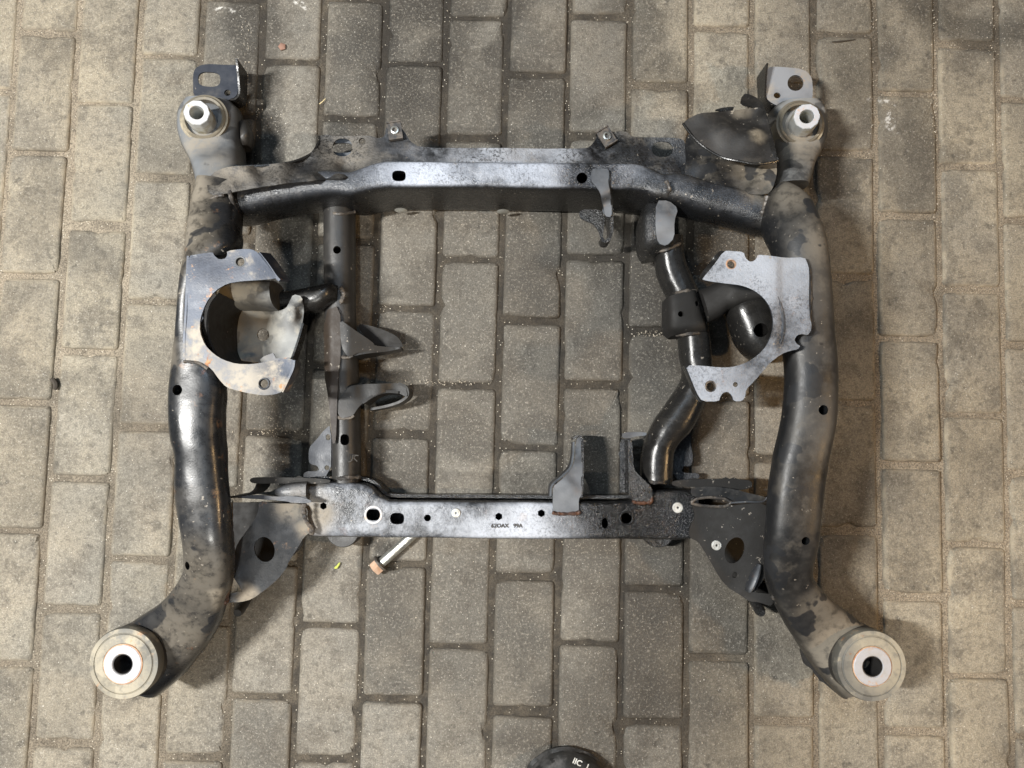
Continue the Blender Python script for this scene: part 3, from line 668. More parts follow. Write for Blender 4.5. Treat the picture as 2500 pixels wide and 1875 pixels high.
# crescents of bright metal seen through the slots
part('slot_insert', plate(ell(t1(1608, 958)[0], 27, 25), .070, [ell(t1(1608, 962)[0], 25, 12, 0, 20, 3)], .002, 0, 7), M_BRK)
for (c, rot) in ((t2(240, 265)[0], -.15), (t2(2140, 318)[0], -.55)):
    z0 = .094; cw = P(c, z0); ca, sa = math.cos(-rot), math.sin(-rot)
    bm = bmesh.new()
    def cbox(x0, x1, y0, y1, za, zb):
        r_ = bmesh.ops.create_cube(bm, size=1)
        for v in r_['verts']:
            x = x0 if v.co.x < 0 else x1; y = y0 if v.co.y < 0 else y1; z = za if v.co.z < 0 else zb
            v.co = Vector((cw.x + x * ca - y * sa, cw.y + x * sa + y * ca, z))
    cbox(-.011, .011, -.013, .013, .0965, .0985); cbox(-.011, .011, .013, .0148, .085, .101); cbox(-.011, .011, -.0148, -.013, .094, .102)
    me = bpy.data.meshes.new('clip'); bm.to_mesh(me); bm.free()
    clip = part('clip_nut', me, M_WELD)
    c2 = part('collar', lathe([(.0062, 0), (.0062, .004), (.0040, .0045), (.0040, .0)], (cw.x, cw.y, .0983), M=20), M_ZINC, clip)
    c2.matrix_parent_inverse = clip.matrix_world.inverted()

# right shield
gz = idw([(*t3(850, 930)[0], .10), (*t3(850, 1200)[0], .11), (*t3(1100, 1340)[0], .138), (*t3(1500, 1370)[0], .148), (*t3(1620, 1250)[0], .148), (*t3(1620, 950)[0], .13), (*t3(1250, 1000)[0], .112), (*t3(1200, 720)[0], .10), (*t3(1300, 1200)[0], .132)])
part('gusset_plate', plate(t3(820, 890, 900, 790, 1100, 740, 1400, 720, 1560, 700, 1620, 900, 1645, 1060, 1650, 1200, 1610, 1330, 1560, 1385, 1350, 1375, 1100, 1350, 900, 1290, 810, 1235, 830, 1100), gz, (), .003, 1, 11), M_RIGHT, label='curved gusset at the right end of the upper crossmember, dusty')
fz = idw([(*t3(800, 740)[0], .150), (*t3(1000, 960)[0], .160), (*t3(1430, 1100)[0], .172), (*t3(1640, 1060)[0], .170), (*t3(1560, 700)[0], .158), (*t3(1250, 640)[0], .142), (*t3(1200, 820)[0], .165), (*t3(1400, 900)[0], .170), (*t3(1440, 620)[0], .142), (*t3(1360, 480)[0], .13)])
part('bent_shield', plate(t3(798, 738, 870, 690, 950, 652, 1100, 640, 1250, 628, 1400, 606, 1520, 600, 1560, 700, 1600, 880, 1650, 1050, 1640, 1082, 1460, 1104, 1300, 1078, 1150, 1045, 1000, 960, 890, 860), fz, (), .0028, 1, 9, .0015), M_TORN, label='bent leaf-shaped shield with a lifted rim')
part('shield_rim', tube3([P(p, fz(p) + .0005) for p in t3(800, 742, 890, 862, 1000, 962, 1150, 1047, 1300, 1080, 1460, 1106, 1640, 1084, 1650, 1050)], .0019, 8, 6), M_TUBE)
part('shield_flange', plate(t3(1355, 475, 1400, 480, 1480, 520, 1530, 580, 1590, 780, 1655, 1050, 1620, 1060, 1560, 850, 1500, 640, 1440, 600, 1320, 560, 1325, 510), fz, (), .003, 1, 8), M_TUBE)
part('shield_tip', plate(t3(1080, 622, 1150, 600, 1265, 590, 1250, 625, 1150, 632), .128, (), .003, 1, 8), M_TUBE)

# --- bushings
def big_bush(cpx, label, tilt):
    c = P(cpx, .140); bx, by = c.x, c.y; ax = Vector(tilt)
    b = Vector((bx, by, .140)) - ax * .140
    o = part('bushing', lathe([(.0485, .020), (.0495, .100), (.0500, .118), (.0420, .120), (.0420, .04), (.0400, .02)], b, ax, 64), M_RUBBER, label=label)
    def sub(n, prof, m, M=64):
        s_ = part(n, lathe(prof, b, ax, M), m, o); s_.matrix_parent_inverse = o.matrix_world.inverted(); return s_
    sub('cover_disc', [(.0505, .118), (.0512, .124), (.0512, .1335), (.0500, .1372), (.0440, .1375), (.0432, .1362), (.0425, .1366), (.0415, .1385), (.0300, .1392), (.0285, .138), (.0150, .138), (.0150, .118)], M_BUSH)
    sub('inner_ring', [(.0275, .137), (.0275, .1402), (.0265, .1412), (.0158, .1412), (.0148, .1400), (.0148, .137)], M_ZTOP)
    sub('rust_ring', [(.0286, .1375), (.0286, .1397), (.0272, .1402), (.0272, .1375)], M_RUST)
    sub('inner_sleeve', [(.0152, .02), (.0152, .1395), (.0136, .1395), (.0136, .02)], M_RUBBER)
    return o
big_bush(F(265, 1435)[0], 'lower left bushing with beige cover and white ring', (-.01, -.01, 1))
big_bush(F(1885, 1440)[0], 'lower right bushing with cream cover and white ring', (.01, -.01, 1))
def small_bush(ring, top, base, label):
    z0 = .090; c = P(ring, z0); 
    o = part('bushing', lathe([(.0345, -.045), (.0350, .003), (.0335, .0045), (.0298, .0035), (.0298, -.045)], c, M=56), M_RRING, label=label)
    def sub(n, me, m):
        s_ = part(n, me, m, o); s_.matrix_parent_inverse = o.matrix_world.inverted(); return s_
    sub('outer_lip', lathe([(.0385, -.004), (.0385, .0010), (.0350, .0016), (.0350, -.004)], c, M=56), M_RRING)
    sub('rubber_core', lathe([(.0305, -.045), (.0298, -.012), (.016, -.020), (.010, -.045)], c, M=40), M_RUBBER)
    pt = P(top, .128); pb = P(base, .070); ax = (pt - pb); L = ax.length
    sub('sleeve', lathe([(.0200, 0), (.0200, L - .0015), (.0190, L), (.0108, L), (.0103, L - .001), (.0103, 0)], pb, ax, 64, (10, .015)), M_SLEEVE)
    sub('sleeve_face', lathe([(.0188, L - .001), (.0184, L + .0006), (.0112, L + .0006), (.0110, L - .001)], pb, ax, 64, (10, .0150)), M_ZTOP)
    return o
small_bush(t1(362, 698)[0], t1(295, 645)[0], t1(385, 770)[0], 'upper left bushing with tilted zinc sleeve')
small_bush(t3(1856, 748)[0], t3(1915, 680)[0], t3(1845, 790)[0], 'upper right bushing with tilted zinc sleeve')

# --- upper mounting tabs
lt = t1(262, 300, 285, 245, 335, 215, 420, 206, 520, 212, 600, 214, 650, 212, 668, 300, 668, 470, 640, 510, 592, 522, 565, 560, 530, 582, 470, 545, 400, 520, 268, 520)
tl = part('mounting_tab', plate(lt, .060, [ell(t1(408, 345)[0], 27, 18, .05, 26, 2.8), ell(t1(572, 466)[0], 8)], .003, 1, 10), M_BRL, label='blue-grey mounting tab with a slot, upper left')
part('tab_flange', ribbon(t1(650, 158, 660, 250, 672, 350, 676, 470, 640, 520, 596, 530, 560, 580), [.078, .074, .067, .062, .061, .060, .060], [.03] * 7, .003, 4), M_TUBE, tl).matrix_parent_inverse = tl.matrix_world.inverted()
rt = t3(1560, 235, 1640, 232, 1760, 240, 1850, 248, 1920, 272, 1965, 330, 1972, 460, 1960, 560, 1800, 560, 1700, 622, 1660, 585, 1600, 560, 1550, 515, 1548, 400)
tr_ = part('mounting_tab', plate(rt, .060, [ell(t3(1815, 378)[0], 19.5), ell(t3(1650, 488)[0], 8.5, 7.5)], .003, 1, 10), M_BRR, label='chalky grey mounting tab with a round hole, upper right')
part('tab_flange', ribbon(t3(1562, 200, 1552, 300, 1545, 420, 1545, 515, 1600, 566, 1655, 592, 1695, 625), [.080, .074, .067, .062, .060, .060, .060], [.03] * 7, .003, 4), M_TUBE, tr_).matrix_parent_inverse = tr_.matrix_world.inverted()
part('arm_lug', sweep([st(*t1(690, 760, 760, 730), .06, .03, 2.5), st(*t1(700, 900, 800, 850), .07, .03, 2.5), st(*t1(690, 980, 780, 960), .06, .03, 2.5)], 5, 16), M_LTUBE)

# --- inner left tube
lt_rows = [st(*F(700, 440, 766, 440), .078, .020, 2.3), st(*F(700, 520, 767, 520), .078, .020, 2.3), st(*F(702, 640, 768, 640), .077, .02, 2.3), st(*F(708, 760, 772, 760), .077, .02, 2.3),
           st(*F(716, 880, 777, 880), .076, .018, 2.3), st(*F(719, 960, 779, 960), .075, .018, 2.3), st(*F(720, 1050, 779, 1050), .075, .018, 2.3)]
lt_ = part('inner_tube', sweep(lt_rows, 6, 28), M_LTUBE, label='straight inner tube on the left')
cut(lt_, [prism(ell(F(728, 540)[0], 9.5), .077, .024, (.072, 1.5)), prism(ell(t6(1626, 455)[0], 10.5, 13.5, 0, 24, 2.7), .075, .024, (.070, 1.4))])
part('side_web', plate(uu(390, 440, 500, 400, 505, 720, 485, 900, 478, 1100, 470, 1330, 445, 1340, 437, 1180, 415, 1000, 392, 880), (lambda p: .0815 - .012 * max(0, min(1, (805 - p[0]) / 14))), (), .003, 1, 8),
     mat_paint('brown_web', base=(0.022, 0.014, 0.008), dust=.2, dustcol=(0.06, 0.042, 0.025), film=.1, seed=21, rough=.6, spec=.2))
part('tube_tab', plate(t6(1505, 318, 1440, 370, 1370, 460, 1310, 520, 1300, 600, 1310, 672, 1385, 690, 1400, 738, 1262, 742, 1255, 802, 1505, 802), .032, [ell(t6(1478, 433)[0], 6, 7.5), ell(t6(1468, 707)[0], 6)], .003, 1, 8), M_BRL, label='thin blue-grey tab beside the inner left tube')
# paint pen squiggle on the tube
sq = [P(p, .0775) for p in t6(1660, 655, 1685, 648, 1700, 620, 1705, 590)]
part('pen_mark', tube3(sq, .0010, 6, 4), M_MARK); part('pen_mark', tube3([P(p, .0755) for p in t6(1700, 592, 1752, 598)], .0010, 6, 2), M_MARK); part('pen_mark', tube3([P(p, .075) for p in t6(1728, 592, 1715, 620, 1742, 650)], .0010, 6, 4), M_MARK)

# cross arm from the left spring seat to the tube
part('cross_arm', sweep([st(*t4(980, 615, 985, 770), .100, .04, 2.5), st(*t4(1100, 600, 1110, 775), .100, .045, 2.5), st(*t4(1220, 585, 1250, 775), .102, .045, 2.5), st(*t4(1400, 548, 1400, 775), .104, .04, 2.7), st(*t4(1520, 530, 1500, 730), .102, .035, 2.7), st(*t4(1590, 560, 1580, 700), .088, .035, 2.6)], 6, 26), M_TUBE, label='dark cross arm between spring seat and inner left tube')
bead(t4(1585, 560, 1620, 610, 1610, 660, 1590, 700), [.09, .085, .083, .08], .0034)
part('bracket_wing', plate(t4(1583, 845, 1700, 930, 1820, 1010, 1890, 1062, 1895, 1082, 2020, 1095, 2140, 1100, 2080, 1122, 1960, 1130, 1760, 1140, 1690, 1175, 1650, 1180, 1600, 1100, 1590, 980), (lambda p: .084 - .030 * max(0, min(1, (p[0] - 850) / 110))), (), .006, 1, 8), M_LBRK, label='triangular wing bracket on the inner left tube')
part('bracket_plate', plate(t4(1750, 888, 1850, 900, 1990, 945, 2100, 1000, 2145, 1060, 2150, 1100, 2000, 1092, 1890, 1075, 1820, 1010, 1760, 940), .040, (), .003, 1, 8), M_GUSR)
T6 = lambda *c: t4(*[v + (1475 if i % 2 else 0) for i, v in enumerate(c)])
part('hook_bracket', plate(t4(1620, 1520, 1660, 1450, 1760, 1432, 1950, 1425, 2110, 1418, 2175, 1450, 2192, 1520, 2185, 1545, 2100, 1505, 1990, 1500, 1880, 1535, 1790, 1600) + T6(1745, 170, 1705, 235, 1660, 250, 1590, 262, 1560, 200, 1560, 120),
     idw([(*t4(1640, 1500)[0], .079), (*t4(2150, 1470)[0], .058), (*t4(1850, 1480)[0], .072), (*t4(1620, 1700)[0], .079)]), (), .007, 1, 8), M_LBRK, label='curled hook bracket on the inner left tube')
part('hook_wall', ribbon(t4(2110, 1420, 2180, 1455, 2192, 1530, 2120, 1590, 2010, 1625, 1860, 1655), [.060, .058, .056, .052, .048, .046], [.012] * 6, .004, 5), M_LBRK)
part('hook_wall', ribbon(t4(2110, 1505, 1990, 1500, 1880, 1535, 1790, 1600), [.062, .066, .072, .076], [.02] * 4, .004, 5), M_LBRK)
part('bracket_wall', ribbon(t4(1690, 1170, 1850, 1140, 2000, 1125, 2130, 1102), [.078, .070, .058, .052], [.02] * 4, .004, 5), M_LBRK)
bead(t4(1600, 1185, 1650, 1190, 1700, 1172), .077, .0026)
bead(T6(1560, 245, 1600, 262, 1680, 258, 1710, 235), .0765, .0026)

# --- left spring seat
PLZ = .222
lo = t4(212, 275, 330, 255, 440, 240, 452, 272, 490, 304, 520, 306, 555, 298, 572, 268, 568, 232, 700, 214, 790, 214, 850, 248, 930, 350, 1008, 462, 1000, 482, 850, 494, 700, 503, 570, 524, 460, 590, 375, 700, 325, 840, 322, 960, 370, 1080, 450, 1160, 530, 1210, 650, 1248, 800, 1252, 960, 1222, 1120, 1196, 1172, 1215,
        1160, 1290, 1110, 1400, 1062, 1500, 1000, 1522, 900, 1532, 760, 1512, 640, 1482, 560, 1456, 500, 1390, 430, 1290, 330, 1226, 250, 1216, 182, 1214, 186, 950, 206, 500)
ps = part('spring_seat_plate', plate(lo, lambda p: PLZ - .006 * max(0, (p[0] - 620) / 100), [ell(t4(690, 330)[0], 13.5), ell(t4(900, 1425)[0], 13.5)], .0035, 1, 9), M_PLATEL, label='C-shaped spring seat plate, left, worn with pale dust and rust')
def seat_ring(c, z, par, m=None):
    s_ = part('threaded_collar', lathe([(.0090, -.006), (.0090, .0012), (.0078, .0020), (.0062, .0014), (.0060, -.006)], P(c, z), M=30), m or M_BRK, par); s_.matrix_parent_inverse = par.matrix_world.inverted()
seat_ring(t4(690, 330)[0], PLZ - .001, ps); seat_ring(t4(900, 1425)[0], PLZ - .003, ps)
def sub_of(par, n, me, m):
    s_ = part(n, me, m, par); s_.matrix_parent_inverse = par.matrix_world.inverted(); return s_
sub_of(ps, 'edge_flange', ribbon(t4(215, 275, 205, 600, 186, 950, 182, 1214), PLZ, .19, .003, 4), M_PLATEL)
sub_of(ps, 'edge_flange', ribbon(t4(850, 250, 930, 350, 1010, 462, 1042, 496), [PLZ - .003] * 4, [.19] * 4, .004, 4, lean=-.008), M_PLATEL)
sub_of(ps, 'edge_flange', ribbon(t4(1172, 1215, 1160, 1290, 1110, 1400, 1062, 1500), PLZ - .005, .19, .003, 4), M_PLATEL)
# strut cup under the plate
cream = part('spring_cup', sweep([st(*t4(520, 540, 560, 700), .150, .06, 2.2), st(*t4(640, 512, 640, 752), .152, .06, 2.4), st(*t4(800, 508, 800, 762), .152, .062, 2.5), st(*t4(1022, 512, 1036, 772), .150, .062, 2.5)], 6, 26), M_CREAM, label='dust-coated cup wall under the left spring seat')
sub_of(cream, 'cup_floor', plate(t4(560, 760, 800, 770, 1030, 772, 1100, 745, 1130, 690, 1165, 620, 1245, 640, 1262, 750, 1248, 880, 1205, 1050, 1150, 1190, 1120, 1210, 900, 1240, 700, 1220, 560, 1200, 620, 1000, 600, 850),
        idw([(*t4(650, 1000)[0], .085), (*t4(900, 850)[0], .095), (*t4(1150, 800)[0], .112), (*t4(1200, 650)[0], .118), (*t4(1100, 1150)[0], .105), (*t4(750, 1200)[0], .10), (*t4(1250, 800)[0], .095)]), [ell(t4(893, 985)[0], 15)], .003, 1, 8), M_CREAM)
sub_of(cream, 'cup_lip', ribbon(t4(1250, 880, 1205, 1050, 1150, 1195), [.103, .106, .108], [.08] * 3, .003, 4), M_TUBE)
sub_of(cream, 'cup_wall', ribbon(t4(500, 610, 420, 720, 390, 900, 430, 1080, 520, 1210, 700, 1290), [.20] * 6, [.05] * 6, .003, 6), M_GUSR)
sub_of(cream, 'cup_shade_plate', plate(t4(330, 620, 640, 520, 660, 760, 640, 900, 680, 1100, 760, 1240, 560, 1240, 400, 1100, 320, 880), .030, (), .003, 1, 12), M_GUSR)  # dark sheet added to deepen the shade inside the C opening
sub_of(cream, 'torn_lip', plate(t4(865, 1210, 900, 1180, 985, 1148, 1010, 1200, 1120, 1190, 1140, 1210, 1000, 1250, 880, 1240), .150, (), .003, 0, 8), M_PLATEL)

# --- right spring seat
ro = t5(985, 230, 1060, 232, 1165, 240, 1176, 292, 1215, 328, 1245, 326, 1276, 304, 1288, 264, 1400, 275, 1540, 294, 1712, 288, 1735, 340, 1752, 400, 1754, 800, 1775, 900, 1768, 950, 1736, 992, 1690, 978, 1645, 988, 1618, 1030, 1640, 1070, 1672, 1085, 1652, 1116, 1580, 1130, 1500, 1160, 1400, 1235,
        1330, 1320, 1260, 1402, 1185, 1478, 1178, 1545, 1150, 1582, 1075, 1585, 1058, 1530, 1018, 1496, 975, 1508, 950, 1545, 940, 1585, 790, 1586, 740, 1510, 690, 1380, 640, 1258, 800, 1264, 940, 1280, 1060, 1278, 1180, 1240, 1290, 1172, 1370, 1085, 1420, 970, 1430, 850, 1405, 740, 1345, 650, 1250, 580, 1140, 540, 1000, 524, 880, 508, 800, 492, 790, 482, 885, 372)
prr = part('spring_seat_plate', plate(ro, lambda p: PLZ - .004 * max(0, (1880 - p[0]) / 150) - .004 * (p[0] > 1905), [ell(t5(1053, 352)[0], 12), ell(t5(868, 1452)[0], 13.5), ell(t5(1090, 1433)[0], 6)], .0035, 1, 9), M_PLATER, label='C-shaped spring seat plate, right, pale bluish grey')
seat_ring(t5(1053, 352)[0], PLZ - .004, prr, M_RBOLT); seat_ring(t5(868, 1452)[0], PLZ - .005, prr, M_WELD)
sub_of(prr, 'edge_flange', plate(t5(955, 228, 925, 250, 850, 340, 755, 472, 775, 490, 800, 470, 880, 370, 985, 240), idw([(*t5(760, 472)[0], .200), (*t5(850, 340)[0], .199), (*t5(930, 245)[0], .204), (*t5(975, 245)[0], PLZ - .007), (*t5(870, 375)[0], PLZ - .009), (*t5(790, 480)[0], PLZ - .01)]), (), .003, 1, 6), M_TUBE)
sub_of(prr, 'edge_flange', ribbon(t5(640, 1258, 690, 1380, 740, 1510, 790, 1586), PLZ - .008, .175, .004, 4, lean=-.006), M_TUBE)
sub_of(prr, 'raised_seam', tube3([P(p, PLZ - .002) for p in t5(1280, 330, 1360, 430, 1430, 560, 1490, 700, 1525, 850, 1515, 1000, 1470, 1100, 1400, 1200)], .0012, 6, 6, .5), M_BRK)

# --- inner right tube with clamp
rt_rows = [st(*b4(1090, 880, 1350, 850), .095, .035, 2.3), st(*b4(1095, 1010, 1356, 985), .095, .035, 2.3), st(*b4(1118, 1170, 1385, 1110), .093, .033, 2.3), st(*t5(425, 560, 690, 470), .092, .032, 2.3),
           st(*t5(492, 700, 765, 640), .091, .03, 2.3), st(*t5(555, 860, 835, 820), .090, .03, 2.3), st(*t5(572, 1000, 846, 980), .089, .028, 2.3), st(*t5(590, 1200, 868, 1200), .088, .027, 2.3),
           st(*t5(600, 1380, 872, 1400), .087, .026, 2.3), st(*b5(1300, -65, 1690, 60), .086, .025, 2.3), st(*b5(1190, 90, 1590, 250), .085, .023, 2.3), st(*b5(1085, 290, 1475, 370), .083, .02, 2.3),
           st(*b5(1035, 450, 1405, 480), .082, .02, 2.3), st(*b5(1018, 620, 1388, 630), .081, .02, 2.3), st(*b5(1016, 850, 1386, 850), .08, .02, 2.3)]
part('inner_tube', sweep(rt_rows, 7, 32), M_TUBE, label='bent inner tube on the right, glossy black')
bx = part('socket_bracket', sweep([st(*b4(1025, 520, 1290, 510), .100, .03, 4.5), st(*b4(1000, 620, 1320, 590), .124, .03, 5), st(*b4(994, 720, 1300, 690), .128, .03, 5), st(*b4(998, 860, 1290, 830), .126, .03, 5), st(*b4(1003, 960, 1280, 910), .112, .03, 4.5), st(*b4(1010, 1035, 1180, 1000), .085, .03, 4.3)], 5, 30), M_OILY, label='oily socket bracket holding the top of the bent tube')
sub_of(bx, 'top_pad', plate(b4(1112, 515, 1225, 512, 1312, 585, 1275, 700, 1278, 850, 1205, 925, 1130, 900, 1105, 780), idw([(*b4(1120, 540)[0], .130), (*b4(1200, 700)[0], .133), (*b4(1200, 910)[0], .126), (*b4(1300, 590)[0], .126)]), (), .004, 1, 7), M_BRK)
cl = part('clamp_bracket', sweep([st(*t5(470, 650, 735, 585), .100, .03, 4.3), st(*t5(480, 740, 760, 640), .104, .026, 4.5), st(*t5(483, 840, 800, 760), .104, .024, 4.6), st(*t5(488, 930, 840, 900), .102, .022, 4.5), st(*t5(525, 992, 842, 958), .092, .024, 4.3)], 5, 30), M_GUSR, label='dark clamp bracket around the bent tube')
cut(cl, [prism(ell(t5(598, 798)[0], 7, 7), .104, .07, (.100, 1.3)), prism(ell(t5(745, 700)[0], 5, 7), .104, .07, (.100, 1.3))])
part('cross_arm', sweep([st(*t5(730, 600, 815, 900), .104, .03, 3), st(*t5(810, 570, 930, 850), .108, .035, 3), st(*t5(890, 530, 1000, 790), .112, .04, 3), st(*t5(1000, 510, 1060, 770), .118, .045, 3), st(*t5(1150, 515, 1150, 740), .12, .05, 3), st(*t5(1320, 540, 1300, 700), .12, .06, 3)], 6, 26), M_GUSR, label='dark cross arm between clamp bracket and right spring seat')
cup = part('spring_cup', sweep([st(*t5(1010, 700, 1330, 600), .112, .05, 2.5), st(*t5(1010, 800, 1390, 700), .116, .045, 2.5), st(*t5(1045, 920, 1425, 820), .118, .04, 2.5), st(*t5(1090, 1050, 1440, 930), .118, .04, 2.5), st(*t5(1160, 1150, 1440, 1040), .116, .04, 2.5), st(*t5(1235, 1210, 1410, 1120), .112, .04, 2.5)], 6, 26), M_TUBE, label='black curved cup under the right spring seat with a round hole')
cut(cup, [prism(ell(t5(1320, 943)[0], 17), .118, .05, (.105, 1.2))])

# --- hook bracket and tab under the upper crossmember
hk = part('hook_bracket', plate(b4(530, 232, 600, 226, 685, 232, 690, 290, 680, 340, 700, 440, 714, 560, 712, 665, 650, 655, 640, 560, 610, 440, 570, 385, 528, 340), idw([(*b4(560, 260)[0], .137), (*b4(680, 260)[0], .137), (*b4(600, 400)[0], .139), (*b4(690, 600)[0], .118)]), (), .0035, 1, 7), M_BRK, label='slim curved hook bracket on the upper crossmember')
sub_of(hk, 'hook_tip', ribbon(b4(705, 560, 714, 660, 712, 780, 690, 860, 645, 880, 625, 850), [.118, .114, .105, .095, .088, .085], [.06] * 6, .005, 4), M_OILY)
sub_of(hk, 'hook_side', ribbon(b4(690, 260, 683, 340, 702, 440, 714, 560), [.136, .136, .130, .118], [.11, .10, .09, .07], .003, 4), M_TUBE)
part('speckled_tab', plate(b4(420, 602, 500, 592, 612, 596, 640, 640, 650, 700, 640, 790, 632, 865, 615, 850, 590, 780, 545, 725, 480, 700, 425, 670), .060, (), .003, 1, 7), M_OILY)

# --- lower crossmember
rowsB = [st(*F(612, 1046, 655, 1150), .074, .03, 4.5), st(*F(650, 1042, 668, 1160), .078, .014, 6), st(*F(700, 1041, 704, 1161), .080, .008, 7), st(*F(762, 1042, 762, 1162), .080, .006, 7), st(*F(795, 1047, 790, 1162), .080, .006, 7), st(*F(815, 1063, 812, 1162), .080, .006, 7), st(*F(835, 1077, 834, 1163), .080, .006, 7), st(*F(870, 1081, 870, 1163), .080, .006, 8),
         st(*F(1100, 1082, 1100, 1165), .080, .006, 8), st(*F(1330, 1084, 1330, 1166), .080, .006, 8), st(*F(1365, 1080, 1366, 1167), .080, .006, 7), st(*F(1392, 1066, 1394, 1167), .080, .006, 7), st(*F(1420, 1059, 1424, 1168), .080, .006, 7), st(*F(1470, 1058, 1474, 1168), .080, .01, 7), st(*F(1508, 1062, 1505, 1164), .078, .02, 5)]
xb = part('crossmember', sweep(rowsB, 6, 40), M_LOW, label='lower crossmember, box section with a row of holes')
zb_ = .080; cv = (.077, 1.5)
def hexa(c, r): return ell(c, r, r, PI / 2, 6)
cuts = [prism(ell(t6(1885, 1132)[0], 17, 14, 0, 26, 2.8), zb_, .014, cv), prism(ell(t6(2100, 1165)[0], 17, 14, 0, 26, 2.8), zb_, .014, cv), prism(ell(t7(345, 975)[0], 8.5), zb_, .014, cv), prism(hexa(t7(987, 962)[0], 9.5), zb_, .014, cv),
        prism(hexa(t7(1370, 933)[0], 9.5), zb_, .014, cv), prism(ell(b5(850, 1257)[0], 13), zb_, .014, cv), prism(ell(b5(600, 1315)[0], 8, 13), zb_, .014, cv), prism(hexa(t6(1436, 1052)[0], 9), zb_, .014, cv)]
cut(xb, cuts)
def ringp(c, r0, r1, mat, z=zb_ - .0005, h=.002, name='hole_collar'): sub_of(xb, name, lathe([(r1, 0), (r1, h * .6), ((r0 + r1) / 2, h), (r0, h * .5), (r0, 0)], P(c, z), M=36), mat)
ringp(t6(1885, 1132)[0], .0108, .0140, M_ZTOP, h=.0012); ringp(t7(345, 975)[0], .0055, .0075, M_RBOLT, zb_ - .0030); ringp(b5(850, 1257)[0], .0085, .0112, M_OILY, h=.003)
def plug(c, r, z, par):
    sub_of(par, 'plug', lathe([(.0014, -.003), (.0016, .0012), (.0024, .0024), (r * .6, .0024), (r * .62, .0012), (r * .8, .0010), (r * .82, .0022), (r, .0020), (r + .001, .0005), (r + .001, -.003), (.0014, -.0031)], P(c, z), M=24), M_WHITE)
plug(t7(603, 930)[0], .0062, zb_, xb); plug(t8(570, 882)[0], .0074, zb_, xb)
# stamped characters
tc = bpy.data.curves.new('stamp', 'FONT'); tc.body = '62OAX   99A'; tc.size = .0085; tc.align_x = 'CENTER'; tc.extrude = .0002; tc.offset = .00015
q = P(t7(1058, 1062)[0], zb_ + .0016)
to = bpy.data.objects.new('stamp', tc); COL.objects.link(to); bpy.context.view_layer.update()
tm = bpy.data.meshes.new_from_object(to.evaluated_get(bpy.context.evaluated_depsgraph_get())); bpy.data.objects.remove(to)
tm.transform(Matrix.Translation(q)); tm.materials.clear()
sub_of(xb, 'stamped_number', tm, M_MARK)
# rolled lip along the far side
part('crossmember_lip', ribbon(F(640, 1036, 700, 1033, 770, 1033, 808, 1042, 830, 1062, 860, 1071, 1100, 1073, 1335, 1074, 1372, 1068), [.05] * 9, [.006] * 9, .005, 5, lean=.0), M_OILY)
for c in (t6(1625, 1335)[0], b5(1205, 1480)[0]):
    part('boss', lathe([(.0001, -.03), (.0265, -.03), (.027, .010), (.0255, .014), (.018, .014), (.0001, .012)], P(c, .03) + Vector((0, .0125, 0)), M=40), M_OILY if c[0] > 1200 else M_LTUBE)

# brackets standing on the lower crossmember
bk = part('upright_bracket', plate(t7(1475, 930, 1472, 800, 1475, 692, 1530, 650, 1600, 585, 1655, 510, 1672, 440, 1678, 330, 1690, 262, 1718, 246, 1738, 262, 1742, 400, 1740, 600, 1732, 780, 1706, 800, 1708, 930), idw([(*t7(1590, 900)[0], .0835), (*t7(1600, 700)[0], .086), (*t7(1700, 300)[0], .066), (*t7(1700, 600)[0], .078)]), (), .004, 1, 7), M_BRK, label='grey fin-shaped bracket welded on the lower crossmember')
sub_of(bk, 'bracket_side', ribbon(t7(1655, 262, 1700, 240, 1736, 262, 1742, 400, 1740, 600, 1732, 790), [.064, .066, .066, .074, .078, .084], [.03, .02, .02, .02, .02, .03], .004, 5), M_OILY)
sub_of(bk, 'bracket_side', ribbon(t7(1660, 290, 1655, 420, 1630, 520, 1560, 600, 1465, 680, 1452, 780), [.060, .064, .068, .072, .078, .080], [.03] * 6, .003, 5), M_BRK)
bead(t7(1468, 925, 1520, 938, 1640, 936, 1700, 932, 1715, 912), .0835, .0028, M_WRUST, bk).matrix_parent_inverse = bk.matrix_world.inverted()
b2k = part('upright_bracket', plate(b5(910, 350, 925, 500, 930, 690, 1040, 800, 1150, 905, 1150, 1000, 1125, 1075, 915, 1060, 905, 980, 890, 700, 880, 380), idw([(*b5(1030, 1050)[0], .084), (*b5(910, 400)[0], .078), (*b5(905, 750)[0], .084), (*b5(1130, 900)[0], .086)]), (), .004, 1, 6), M_OILY, label='oily black bracket beside the bent tube')
sub_of(b2k, 'bracket_side', ribbon(b5(880, 350, 885, 600, 890, 980), [.076, .082, .084], [.02] * 3, .003, 5), M_OILY)
sub_of(b2k, 'bracket_side', plate(b5(775, 395, 800, 340, 900, 330, 890, 700, 850, 960, 770, 960), .040, (), .003, 0, 7), M_OILY)
sub_of(b2k, 'bracket_cap', plate(b5(800, 262, 1080, 258, 1085, 300, 960, 310, 880, 330, 800, 330), .060, (), .003, 1, 7), M_BRK)
bead(b5(915, 1062, 980, 1080, 1080, 1080, 1130, 1068, 1145, 1010), .0835, .003, M_WRUST, b2k).matrix_parent_inverse = b2k.matrix_world.inverted()
part('ribbed_plate', plate(b5(1640, 70, 1690, 50, 1680, 130, 1610, 230, 1590, 380, 1625, 560, 1600, 655, 1500, 655, 1490, 720, 1560, 735, 1680, 735, 1700, 775, 1670, 812, 1380, 812, 1380, 400), .030, [ell(b5(1470, 360)[0], 4)], .003, 1, 7),
     mat_paint('rough_black', base=(0.03, 0.03, 0.032), dust=.05, film=.2, grease=.7, seed=22, rough=.3, bumps=3), label='rough black plate beside the bent tube foot')

